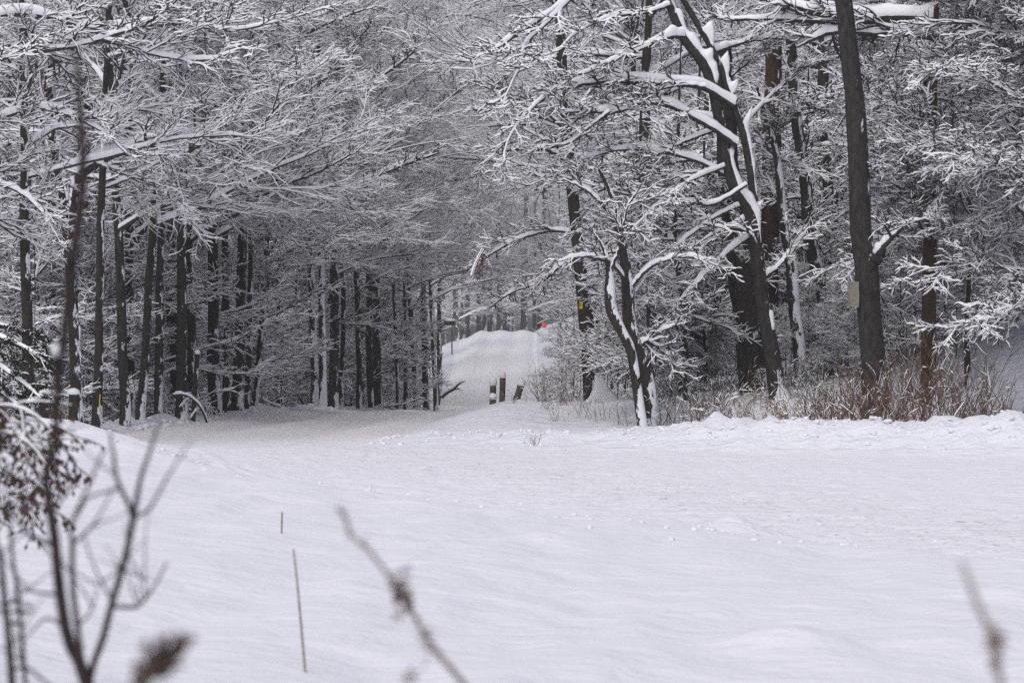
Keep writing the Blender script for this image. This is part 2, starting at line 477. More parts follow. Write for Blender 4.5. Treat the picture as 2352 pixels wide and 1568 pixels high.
# ------------------------------------------------------------------ ground
def build_ground():
    xs = [0.0]
    while xs[-1] < 300:
        x = xs[-1]; xs.append(x + (.075 if x < 4.5 else .14 if x < 13 else .14 * 1.12 ** min(60, (len(xs) - 120) * .35) if x < 900 else 50))
        if len(xs) > 600: break
    xs = np.array(xs); xs = np.concatenate([-xs[:0:-1], xs])
    ys = [-60., -40, -25, -15, -8, -4, -2, 0]
    while ys[-1] < 500:
        y = ys[-1]
        ys.append(y + (.14 if y < 36 else .22 if y < 72 else .9 if y < 130 else .7 if y < 275 else 6 if y < 420 else 20))
    ys = np.array(ys)
    X, Y = np.meshgrid(xs, ys)
    H = height(X, Y)
    nx, ny = len(xs), len(ys)
    V = np.stack([X, Y, H], -1).reshape(-1, 3)
    idx = np.arange(nx * ny).reshape(ny, nx)
    q = np.stack([idx[:-1, :-1], idx[:-1, 1:], idx[1:, 1:], idx[1:, :-1]], -1).reshape(-1, 4)
    cx = (X[:-1, :-1] + X[1:, 1:]).ravel() / 2; cy = (Y[:-1, :-1] + Y[1:, 1:]).ravel() / 2
    ax, ay, bx, by = -4.0, 32.5, 3.7, 20.3
    ln = math.hypot(bx - ax, by - ay)
    s = ((cx - ax) * (by - ay) - (cy - ay) * (bx - ax)) / ln + .5 * fbm(cx * .5, cy * .4, 31)
    yr = np.interp(cx, [-4, -1.35, 7.2, 40], [46.5, 46, 41.5, 30])
    d = cx - xc(cy); w = hw(cy)
    sel = np.full(len(q), 3)
    shoulder = s > .1
    main = (~shoulder) & (cy < np.where(cx < -1.6, 47.2, yr - 1.7 + .35 * fbm(cx * 1.2, cy * 0, 61)))
    side = (~shoulder) & (~main) & (np.abs(d) < w) & (cy < 340)
    bank = (~shoulder) & (~main) & (~side) & (cy < yr + 1.2) & (cx > -1.9)
    sel[main] = 1; sel[side] = 2; sel[bank] = 4; sel[shoulder] = 0
    spec = ((0, 'snowy_verge', M['bankg'], 'smooth lumpy snow of the near roadside verge', 'snow'),
            (1, 'main_road', M['roadg'], 'snow packed main road with faint sandy tracks', 'road'),
            (2, 'side_road', M['sideg'], 'snow packed side road dipping and climbing between the trees', 'road'),
            (3, 'ground', M['woodg'], 'snow covered ground of the woods', 'ground'),
            (4, 'snow_bank', M['woodg'], 'ploughed snow bank along the far side of the main road', 'snow bank'))
    for k, nm, mat, lab, cat in spec:
        f = q[sel == k]
        u, inv = np.unique(f, return_inverse=True)
        o = mesh_obj(nm, V[u], inv.reshape(f.shape), [mat])
        tag(o, lab, cat, kind='structure')


build_ground()


def clods():
    import bmesh
    bm = bmesh.new(); bmesh.ops.create_icosphere(bm, subdivisions=2, radius=1)
    bv = np.array([v.co[:] for v in bm.verts]); bf = np.array([[v.index for v in f.verts] for f in bm.faces]); bm.free()
    rg = np.random.default_rng(13); V = []; Fq = []; n = 0
    pts = []
    for _ in range(200):      # shoulder edge
        t = rg.random(); s_ = abs(rg.normal(0, .9)) * (1 if rg.random() < .7 else -1)
        x = -4 + 7.7 * t; y = 32.5 - 12.2 * t
        pts.append((x + s_ * -.84 * -1 * .0 + rg.normal(0, .5), y - s_ + rg.normal(0, .5), rg.uniform(.008, .028)))
    for _ in range(260):      # bank
        x = rg.uniform(-2.2, 9.5); pts.append((x, np.interp(x, [-4, -1.35, 7.2, 40], [46.5, 46, 41.5, 30]) - abs(rg.normal(0, .8)) + .2, rg.uniform(.012, .05)))
    for _ in range(90):       # left bank of the side road
        y = rg.uniform(50, 95); pts.append((float(xc(y) - hw(y)) - rg.uniform(-.2, .4), y, rg.uniform(.03, .09)))
    for (x, y, r) in pts:
        z = float(height(x, y))
        k = 1 + .28 * rg.normal(size=(len(bv), 1)) * .6
        sc_ = np.array([rg.uniform(.8, 1.4), rg.uniform(.8, 1.4), rg.uniform(.5, .8)])
        V.append(bv * k * sc_ * r + np.array([x, y, z + r * .15])); Fq.append(bf + n); n += len(bv)
    o = mesh_obj('snow_clods', np.concatenate(V), np.concatenate(Fq), [M['bankg']])
    tag(o, 'crumbs and clods of snow scattered along the ploughed edges', 'snow clods', kind='stuff')


clods()


# ------------------------------------------------------------------ tree prototypes
def twig_out(rg, acc, P, R, nb, nt, ntw, k=1.0, lb=.36, bare=.1, spread=.5, hs=None, t0=.12, rk=1.0):
    """branches, twigs and twiglets on limbs P, R"""
    bP, bR = kids(rg, P, R, nb, t0, 1, .70, .22, lb * 1.12, 8, .50, .006, .12, .015, .45, .35, 2.8)
    acc.snowy(bP, bR * (1 + .25 * (rk - 1)), 6, k=k, barefrac=bare * .5)
    tP, tR = kids(rg, bP, bR, nt, .1, 1, .64, .26, .64, 7, .55, .0035, .13, .005, spread, .22, 1.5)
    acc.snowy(tP, tR * rk, 4, k=k, barefrac=bare)
    if ntw:
        uP, uR = kids(rg, tP, tR, ntw, .15, 1, .62, .32, .60, 5, .7, .0022, .19, .015, spread, .13, .75)
        acc.snowy(uP, uR * rk, 4, k=k * .9, barefrac=bare * 1.3)


def crown_mesh(name, seed, H, z0, nl, Lmax, road, el, nb, nt, ntw, k=1.0, r0=.045, bare=.08):
    """crown of a tree whose trunk stands on the origin; road = how strongly limbs favour +X"""
    rg = np.random.default_rng(seed)
    acc = Acc(rg)
    zz = np.sort(z0 + (H - z0) * (np.arange(nl) + rg.random(nl)) / nl)
    az = rg.vonmises(0, road, nl) if road > 0 else rg.uniform(-math.pi, math.pi, nl)
    e = rad(el) + rg.normal(0, .20, nl) + .35 * (zz - z0) / (H - z0)
    d = np.stack([np.cos(az) * np.cos(e), np.sin(az) * np.cos(e), np.sin(e)], -1)
    L = Lmax * (1.05 - (.28 if z0 > 4.5 else .5) * (zz - z0) / (H - z0)) * rg.uniform(.6, 1.15, nl)
    st = np.stack([np.zeros(nl), np.zeros(nl), zz], -1)
    P = grow(rg, st, d, L, 10, .10, -.012)
    R = taper(r0 * rg.uniform(.55, 1.25, nl) * (1.1 - .5 * zz / H), 10, .009)
    acc.snowy(P, R, 6, k=k, barefrac=0)
    twig_out(rg, acc, P, R, nb, nt, ntw, k, bare=bare)
    return acc.build(name, [M['twig'], M['snow']])


def take(o):
    """a prototype's mesh; the carrier object itself is dropped"""
    me = o.data; bpy.data.objects.remove(o); return me


CROWN_A = [take(crown_mesh('crown', 100 + i, 9.6, 3.6, 9, 4.3, .4, 20, 12, 9, 5, k=1.3, bare=.05)) for i in range(4)]
CROWN_T = [take(crown_mesh('crown', 150 + i, 17, 5.0, 19, 6.4, 1.0, 22, 10, 9, 4, k=1.35, bare=.05)) for i in range(3)]
CROWN_U = [take(crown_mesh('crown', 170 + i, 18, 7.5, 15, 6.4, 1.0, 20, 9, 8, 4, k=1.4, r0=.05)) for i in range(2)]
CROWN_B = [take(crown_mesh('crown', 200 + i, 13, 1.8, 24, 3.4, 0, 22, 8, 8, 4, k=1.25, bare=.06)) for i in range(3)]
CROWN_F = [take(crown_mesh('crown', 300 + i, 21, 4.0, 26, 5.5, .5, 28, 7, 7, 4, k=1.25, r0=.06)) for i in range(3)]
CROWN_C = [take(crown_mesh('crown', 350 + i, 21, 1.0, 24, 4.4, 0, 24, 8, 7, 3, k=1.7, r0=.05)) for i in range(2)]
CROWN_S = [take(crown_mesh('crown', 400 + i, 4.2, .35, 20, 1.5, 0, 14, 6, 5, 3, r0=.014, bare=.15)) for i in range(3)]


def trunk_mesh(rg, H, r, lean=(0, 0), wob=.05, mat='bark', ring=10, flare=1.35, top=.35):
    K = 16
    t = np.linspace(0, 1, K)
    z = -.6 + (H + .6) * t ** 1.15
    x = lean[0] * z + wob * np.cumsum(rg.normal(0, .5, K)) * (z > .5) * .6
    y = lean[1] * z + wob * np.cumsum(rg.normal(0, .5, K)) * (z > .5) * .6
    rr = r * (1 - (1 - top) * np.clip(z / H, 0, 1)) * (1 + (flare - 1) * np.exp(-np.clip(z + .2, 0, 9) / .35))
    a = Acc(rg)
    a.round(np.stack([x, y, z], -1)[None], rr[None], ring, 0, .035)
    return a.build('trunk', [M[mat]])


MID = 0


def tree(name, x, y, r, label, cat='tree', group=None, crown=None, rz=0, s=1, H=14, lean=0, plaster=.1, mat='bark', z=None, trunk=None, wob=.05):
    z = float(height(x, y)) if z is None else z
    root = empty(name, (x, y, z), label, cat, group)
    rg = np.random.default_rng(int(abs(x * 977 + y * 131)) + 17)
    if trunk is None:
        tr = trunk_mesh(rg, H, r, (lean, 0), wob, mat)
    else:
        tr = link('trunk', trunk)
        tr.scale = (r / .12, r / .12, s); tr.rotation_euler = (0, math.atan(lean), rz * 3)
    tr.parent = root; tr.color = (plaster, 0, 0, 1)
    if crown is not None:
        c = link('crown', crown, root)
        c.rotation_euler = Matrix.Rotation(rz, 3, 'Z').to_euler()
        c.matrix_local = Matrix.Rotation(math.atan(lean), 4, 'Y') @ Matrix.Rotation(rz, 4, 'Z') @ Matrix.Scale(s, 4)
    return root


TRUNKS = []
for i in range(5):
    o = trunk_mesh(np.random.default_rng(50 + i), 16, .12, (0, 0), .06, ('bark', 'bark', 'barkgrey', 'bark', 'bark')[i], 8)
    TRUNKS.append(take(o))

# ---- left roadside row, one by one: u at v=500, u base, v base, width, Y, plaster, bark, label
LEFT = [
    (64, 68, 1002, 30, 46, .05, 'bark', 'thick black trunk nearest the left frame edge, behind the drooping evergreen bough'),
    (236, 222, 995, 25, 50, .05, 'bark', 'trunk with a thin yellow strip nailed on its right side'),
    (270, 286, 995, 27, 53, .05, 'bark', 'straight black trunk just right of the trunk with the yellow strip'),
    (348, 319, 990, 23, 54, .10, 'bark', 'trunk leaning right, third right of the yellow strip trunk'),
    (380, 366, 985, 22, 57, .10, 'barkgrey', 'lichen grey trunk between the right leaning trunk and the crooked one'),
    (418, 416, 975, 30, 57, .05, 'bark', 'dark trunk with a snow capped broken stub beside it, left of the crooked trunk'),
    (432, 446, 970, 25, 60, .12, 'bark', 'crooked bulging trunk above the arched snowy sapling'),
    (488, 494, 955, 33, 62, .02, 'bark', 'broad black trunk left of the thin snow striped pole'),
    (557, 546, 951, 30, 64, .05, 'bark', 'tallest clear black trunk left of the road, leaning slightly right, bare of snow'),
    (572, 568, 950, 15, 67, .12, 'bark', 'slim trunk pressed against the right side of the tall clear black trunk'),
    (590, 588, 945, 17, 75, .10, 'bark', 'slim dark trunk in the gap right of the tall clear black trunk'),
    (640, 648, 940, 20, 79, .14, 'bark', 'dark trunk standing alone midway between the tall black trunk and the plastered trunks'),
    (706, 722, 938, 20, 77, .36, 'bark', 'left one of the two trunks plastered white with blown snow'),
    (735, 742, 936, 19, 76, .48, 'bark', 'whitest trunk of the left row, blotched with plastered snow to its foot'),
    (771, 766, 938, 25, 78, .02, 'bark', 'thick clean dark trunk right beside the white blotched trunk'),
    (787, 782, 938, 13, 82, .12, 'bark', 'thin trunk touching the right side of the thick clean dark trunk'),
    (803, 825, 936, 15, 84, .08, 'barkred', 'reddish brown trunk leaning left in the left row'),
    (840, 849, 934, 9, 90, .12, 'bark', 'pole thin trunk left of the broad trunk with a snow tuft at its foot'),
    (865, 869, 933, 22, 93, .04, 'bark', 'broad dark trunk with a white snow tuft at its foot'),
    (897, 915, 932, 10, 98, .16, 'bark', 'thin left leaning trunk just right of the broad trunk with the snow tuft'),
    (925, 932, 930, 11, 102, .12, 'bark', 'thin dark trunk between two left leaning trunks of the left row'),
    (932, 956, 931, 14, 106, .18, 'bark', 'medium trunk leaning left with snow down its right side'),
    (974, 980, 928, 17, 112, .14, 'bark', 'dark trunk third from the road opening in the left row'),
    (985, 1002, 922, 13, 128, .26, 'bark', 'second trunk from the road opening, snow streaked and leaning left'),
    (1005, 1008, 916, 15, 148, .20, 'bark', 'last trunk of the left row, right at the edge of the road opening'),
]
for i, (ut, ub, vb, w, Y, pl, mat, lab) in enumerate(LEFT):
    r = w * .46 / F * Y; pl += .10
    x = wx(ub, Y)
    zb = min(CZ + (784 - vb) / F * Y, float(height(x, Y)) + .05)
    zt = CZ + 284 / F * Y
    lean = (wx(ut, Y) - x) / (zt - zb)
    H = 11.5 if Y < 74 else 14 if Y < 80 else 17
    s = 1.0 if Y < 75 else 1.0 + (Y - 75) / 200
    if i % 4 == 2 and mat == 'bark': mat = 'barkgrey'
    tree('roadside_tree', x, Y, r, lab, 'tree', 'trees lining the left side of the road',
         CROWN_A[i % 4] if Y < 74 else CROWN_T[i % 3], rng.normal(-.25, .45), s if Y < 74 else (.68 + (Y - 74) / 190), H, lean, pl, mat, zb, wob=.06)

# ---- deep woods
DEEP_L = 'one of the dim dark trunks crowded deep inside the woods left of the road'
DEEP_R = 'one of the snow laden trees deep inside the woods right of the road'
DEEP_M = 'one of the distant snow laden trees closing the woods beyond the roadside rows'


def scatter(n, fx, y0, y1, dmin, rg, taken):
    out = []
    for _ in range(n * 60):
        if len(out) >= n: break
        y = rg.uniform(y0, y1); a, b = fx(y)
        x = rg.uniform(a, b)
        if all((x - p[0]) ** 2 + (y - p[1]) ** 2 > dmin ** 2 for p in taken):
            out.append((x, y)); taken.append((x, y))
    return out


rgS = np.random.default_rng(77)
taken = []


def edgeL(y): return np.interp(y, [40, 50, 64, 76, 100, 128, 150, 260], [-7.7, -7.5, -6.5, -5.6, -4.8, -4.3, -4.8, -6])


def edgeR(y): return np.interp(y, [45, 60, 100, 150, 260], [3, 2.9, 3.2, 3.6, 4.4])


for (x, y) in scatter(62, lambda y: (-.215 * y, edgeL(y) - .6), 56, 118, 1.5, rgS, taken):
    tree('woodland_tree', x, y, rgS.uniform(.07, .19), DEEP_L, 'tree', 'trees deep in the left woods', CROWN_B[rgS.integers(3)],
         rgS.uniform(0, 6.28), min(1.3, (.12 * y + 4) / 13), lean=rgS.normal(0, .05), plaster=rgS.uniform(.05, .4), trunk=TRUNKS[rgS.integers(5)])
for (x, y) in scatter(48, lambda y: (edgeR(y), .215 * y), 60, 118, 1.7, rgS, taken):
    tree('woodland_tree', x, y, rgS.uniform(.06, .17), DEEP_R, 'tree', 'trees deep in the right woods', CROWN_B[rgS.integers(3)],
         rgS.uniform(0, 6.28), min(1.3, (.12 * y + 4) / 13), lean=rgS.normal(0, .06), plaster=rgS.uniform(.05, .4), trunk=TRUNKS[rgS.integers(5)])
for sgn in (-1, 1):
    fx = (lambda y: (-.21 * y, edgeL(y) - .5)) if sgn < 0 else (lambda y: (edgeR(y) + .3, .21 * y))
    for (x, y) in scatter(26, fx, 118, 215, 3.0, rgS, taken):
        tree('woodland_tree', x, y, rgS.uniform(.12, .24), DEEP_M, 'tree', 'distant trees of the woods', CROWN_F[rgS.integers(3)],
             (0 if sgn < 0 else math.pi) + rgS.normal(0, .6), rgS.uniform(.9, 1.2), lean=rgS.normal(0, .03), plaster=rgS.uniform(.05, .3), trunk=TRUNKS[rgS.integers(5)])

for (x, y) in scatter(34, lambda y: (edgeL(y) - 4.2, edgeL(y) - .1), 52, 130, .7, rgS, taken):
    tree('slim_tree', x, y, rgS.uniform(.028, .075), 'one of the slim crooked stems standing among the left roadside trunks', 'tree', 'slim stems among the left roadside trunks',
         CROWN_S[rgS.integers(3)], rgS.uniform(0, 6.28), rgS.uniform(1.3, 2.0), lean=rgS.normal(0, .09), plaster=rgS.uniform(.1, .45), trunk=TRUNKS[rgS.integers(5)])

# ---- right roadside row behind the hero trees: arches over the road
for i, (x, y) in enumerate(((2.9, 66), (3.3, 76), (3.1, 88), (2.9, 100), (3.9, 112), (3.9, 130), (4.4, 150), (5.0, 172), (5.4, 196), (5.4, 222), (4.0, 142), (4.2, 166))):
    tree('overhanging_tree', x, y, .12, 'snow laden tree on the right roadside with boughs arching over the road', 'tree',
         'trees arching over the road from the right', (CROWN_T[i % 3] if y < 110 else CROWN_U[i % 2]), math.pi + rng.normal(0, .4), .85 + y / 320, 17, 0.03, .2)
for i, (x, y) in enumerate(((-4.9, 158), (-5.4, 171), (-5.8, 190), (-6.2, 214), (-6.4, 236))):
    tree('overhanging_tree', x, y, .15, 'snow laden tree far along the left roadside, past the end of the dark row', 'tree',
         'trees far along the left roadside', CROWN_U[(i + 1) % 2], rng.normal(0, .4), 1.05 + y / 1500, 20, 0, .2)

# ---- trees on the crest at the end of the road
CREST = [(1048, 14, 262, 'slim pale trunk behind the roadside mailbox'),
         (1063, 12, 268, 'grey trunk just right of the mailbox, left of the crest'),
         (1074, 13, 272, 'grey trunk second right of the mailbox'),
         (1099, 11, 275, 'thin grey trunk above the rounded snow hump on the crest'),
         (1112, 13, 266, 'olive trunk with a white snow cap, left of centre on the crest'),
         (1122, 9, 285, 'thin dark trunk close behind the olive snow capped trunk'),
         (1128, 9, 280, 'slender trunk right of the olive snow capped trunk'),
         (1147, 14, 264, 'straightest dark trunk standing mid crest at the end of the road'),
         (1160, 12, 286, 'greyer trunk behind the straight mid crest trunk'),
         (1180, 9, 300, 'faint slim trunk right of the mid crest trunk'),
         (1203, 16, 270, 'thick snow flecked trunk on the right half of the crest'),
         (1228, 10, 292, 'pale trunk left of the orange marker'),
         (1020, 12, 280, 'hazy trunk seen just beside the last tree of the left row')]
for i, (u, w, Y, lab) in enumerate(CREST):
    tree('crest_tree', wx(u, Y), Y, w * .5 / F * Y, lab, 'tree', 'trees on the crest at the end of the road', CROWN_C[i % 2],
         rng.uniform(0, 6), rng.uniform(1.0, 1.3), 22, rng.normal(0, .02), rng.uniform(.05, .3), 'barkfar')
for (x, y) in scatter(18, lambda y: (-.12 * y, .12 * y), 285, 360, 4.5, rgS, taken):
    tree('woodland_tree', x, y, rgS.uniform(.15, .3), 'one of the palest trees fading into the air beyond the crest', 'tree', 'trees beyond the crest',
         CROWN_C[rgS.integers(2)], rgS.uniform(0, 6.28), rgS.uniform(1.2, 1.6), lean=rgS.normal(0, .02), plaster=.2, trunk=TRUNKS[rgS.integers(5)])

# ---- understorey saplings
for (x, y) in scatter(105, lambda y: (-.19 * y, edgeL(y) - .5), 51, 130, 1.0, rgS, taken):
    z = float(height(x, y))
    root = empty('understorey_sapling', (x, y, z), 'one of the low twiggy saplings powdered with snow between the left trunks', 'sapling', 'saplings among the left trunks')
    t = link('stem', TRUNKS[0], root); t.scale = (.13, .13, .27); t.color = (.18, 0, 0, 1)
    c = link('crown', CROWN_S[rgS.integers(3)], root); c.rotation_euler = (0, 0, rgS.uniform(0, 6.28)); c.scale = (1.1,) * 3
for (x, y) in scatter(60, lambda y: (edgeR(y) - 1.0, .19 * y), 51.5, 76, .7, rgS, taken):
    if y < 58 and x > wx(1560, y) and x < wx(2030, y): continue
    z = float(height(x, y))
    root = empty('understorey_sapling', (x, y, z), 'one of the low twiggy saplings thick with snow between the right trunks', 'sapling', 'saplings among the right trunks')
    t = link('stem', TRUNKS[0], root); t.scale = (.13, .13, .27); t.color = (.18, 0, 0, 1)
    c = link('crown', CROWN_S[rgS.integers(3)], root); c.rotation_euler = (0, 0, rgS.uniform(0, 6.28)); c.scale = (rgS.uniform(.7, 1.0),) * 3


for k_ in range(34):
    u_ = 1500 + k_ * 16 + rgS.uniform(-8, 8) if k_ < 32 else 2000
    y = rgS.uniform(52, 57.5); x = wx(u_, y)
    if 1640 < u_ < 1810: continue
    root = empty('understorey_sapling', (x, y, float(height(x, y))), 'one of the low twiggy saplings thick with snow between the right trunks', 'sapling', 'saplings among the right trunks')
    t = link('stem', TRUNKS[0], root); t.scale = (.06, .06, .12); t.color = (.18, 0, 0, 1)
    c = link('crown', CROWN_S[rgS.integers(3)], root); c.rotation_euler = (0, 0, rgS.uniform(0, 6.28)); c.scale = (rgS.uniform(.34, .55),) * 3
for k_ in range(14):
    u_ = 2060 + k_ * 26 + rgS.uniform(-10, 10); y = rgS.uniform(50.5, 57); x = wx(u_, y)
    root = empty('understorey_sapling', (x, y, float(height(x, y))), 'one of the low twiggy saplings thick with snow between the right trunks', 'sapling', 'saplings among the right trunks')
    t = link('stem', TRUNKS[0], root); t.scale = (.1, .1, .2); t.color = (.18, 0, 0, 1)
    c = link('crown', CROWN_S[rgS.integers(3)], root); c.rotation_euler = (0, 0, rgS.uniform(0, 6.28)); c.scale = (rgS.uniform(.6, .9),) * 3
for (x, y) in scatter(22, lambda y: (edgeL(y) - 4.5, edgeL(y) - 1.2), 112, 175, .9, rgS, taken):
    root = empty('understorey_sapling', (x, y, float(height(x, y))), 'one of the low twiggy saplings powdered with snow between the left trunks', 'sapling', 'saplings among the left trunks')
    t = link('stem', TRUNKS[0], root); t.scale = (.2, .2, .4); t.color = (.18, 0, 0, 1)
    c = link('crown', CROWN_S[rgS.integers(3)], root); c.rotation_euler = (0, 0, rgS.uniform(0, 6.28)); c.scale = (1.5,) * 3


# ------------------------------------------------------------------ deep evergreen wood, one mass
def evergreens():
    rg = np.random.default_rng(9)
    acc = Acc(rg)
    pos = []
    for _ in range(70):
        pos.append((rg.uniform(-44, -11), rg.uniform(100, 150)))
    for _ in range(40):
        pos.append((rg.uniform(10, 46), rg.uniform(112, 165)))
    for (x, y) in pos:
        z = float(height(x, y)); H = rg.uniform(15, 24)
        nb = 150
        t = rg.random(nb) ** .8
        az = rg.uniform(0, 2 * math.pi, nb)
        L = (1 - t) * 3.2 + .5
        st = np.stack([np.full(nb, x), np.full(nb, y), z + .3 + t * H], -1)
        d = np.stack([np.cos(az), np.sin(az), rg.uniform(-.25, .15, nb)], -1)
        P = grow(rg, st, d, L, 5, .08, -.06)
        T = tangents(P); S = nrm(np.cross(T, Z))
        for k in range(4):
            wdt = (.55 * (1 - k / 5)) * rg.uniform(.6, 1.2, nb)[:, None]
            A = P[:, k]; B = P[:, k + 1]
            dr = np.array([0, 0, -.35])
            acc.quads(np.stack([A, B, B + S[:, k + 1] * wdt + dr, A + S[:, k] * wdt + dr], 1), 0)
            acc.quads(np.stack([A, B, B - S[:, k + 1] * wdt + dr, A - S[:, k] * wdt + dr], 1), 0)
        sel = rg.random(nb) < .35
        acc.snowy(P[sel], np.full((sel.sum(), 5), .03), 4, hs=np.full((sel.sum(), 5), .07), barefrac=0, minw=.05)
        acc.round(np.array([[[x, y, z - 1], [x, y, z + H]]]), np.array([[.2, .03]]), 6, 0)
    o = acc.build('evergreen_woods', [M['needlefar'], M['snow']], smooth_=False)
    tag(o, 'dark mass of evergreen woods glimpsed between the trunks', 'woods', kind='stuff')


evergreens()


# ------------------------------------------------------------------ hero trees on the right
def hero(name, label, trunks, limbs, mat, plaster, seed, group=None, nb=12, nt=9, ntw=4, extra=None, k=1.0, cat='tree', base=None, bare=.16, lb=.3, caps=False):
    """trunks: list of (px, Y, widths); limbs: list of (px, Y0, Y1, widths)"""
    rg = np.random.default_rng(seed)
    root_at = base if base is not None else None
    px, Y, w = trunks[0]
    b = W(px[0][0], px[0][1], Y)
    b[2] = min(b[2], float(height(b[0], b[1])))
    root = empty(name, tuple(b), label, cat, group)
    ac = Acc(rg)
    for (px, Y, w) in trunks:
        P, R = trace(px, Y, Y, 22, w)
        P = P - b
        if px is trunks[0][0]:
            P = np.concatenate([P[:, :1] - np.array([0, 0, .5]), P], 1); R = np.concatenate([R[:, :1] * 1.1, R], 1)
        ac.round(P, R, 12, 0, .03)
    t = ac.build('trunk', [M[mat]], root); t.color = (plaster, 0, 0, 1)
    # snow lodged in the leaning parts of the stem is the plaster of the bark; limbs carry their own
    if limbs or extra:
        a2 = Acc(rg)
        if caps:        # snow lodged along the upper side of the leaning stems, in broken lengths
            for (px, Y, w) in trunks:
                P, R = trace(px, Y, Y, 170, w); P = P - b
                T = tangents(P); S = np.cross(T, Z); S /= np.maximum(np.linalg.norm(S, axis=-1, keepdims=True), .05); U = nrm(np.cross(S, T))
                on = smooth(.42, .56, vnoise(np.arange(170) * .081, np.zeros(170), seed * 3 + int(w[0])))[None] * (.75 + .5 * vnoise(np.arange(170) * .2, np.ones(170), 7))[None]
                hz_ = np.sqrt(np.clip(1 - T[..., 2] ** 2, 0, 1))
                a2.snowy(P + U * (R * (.42 - .5 * (1 - on)))[..., None], R * (.62 + .22 * vnoise(np.arange(170) * .17, np.full(170, 3.), 5))[None], 6, hs=.16 * on * np.clip(hz_ * 3 - .2, 0, 1) / np.maximum(hz_, .2), barefrac=0)
        for (px, Y0, Y1, w) in limbs:
            P, R = trace(px, Y0, Y1, 44, w); P = P - b
            P = P + rg.normal(0, .004, P.shape); tt = np.linspace(0, 1, 44)[None]; a2.snowy(P, R, 6, hs=(.035 + 2.0 * R) * np.minimum(1, .2 + 3.2 * (1 - tt)), barefrac=0, k=1.0)
            L = np.linalg.norm(np.diff(P[0], axis=0), axis=1).sum()
            n = max(4, int(nb * L / 2.5))
            twig_out(rg, a2, P, np.maximum(R, .012), n, nt, ntw, k, lb=lb * 2.5 / max(L, 1.2), bare=bare, t0=.22, rk=1.6)
        if extra:
            nl, z0, z1, Lm, az0, kap, el = extra
            zz = np.sort(rg.uniform(z0, z1, nl))
            px, Y, w = trunks[0]
            Pt, _ = trace(px, Y, Y, 40, w); Pt = Pt[0] - b
            st = np.stack([np.interp(zz, Pt[:, 2], Pt[:, i]) for i in range(3)], -1)
            az = rg.vonmises(az0, kap, nl); e = rad(el) + rg.normal(0, .25, nl)
            d = np.stack([np.cos(az) * np.cos(e), np.sin(az) * np.cos(e), np.sin(e)], -1)
            P = grow(rg, st, d, Lm * rg.uniform(.5, 1.1, nl), 9, .12, -.01)
            R = taper(rg.uniform(.018, .034, nl), 9, .006)
            a2.snowy(P, R, 6, barefrac=0, k=k)
            twig_out(rg, a2, P, R, max(6, nb - 3), nt - 1, ntw, k, bare=bare, rk=1.6)
        a2.build('crown', [M['twig'], M['snow']], root)
    return root, b


PI = math.pi
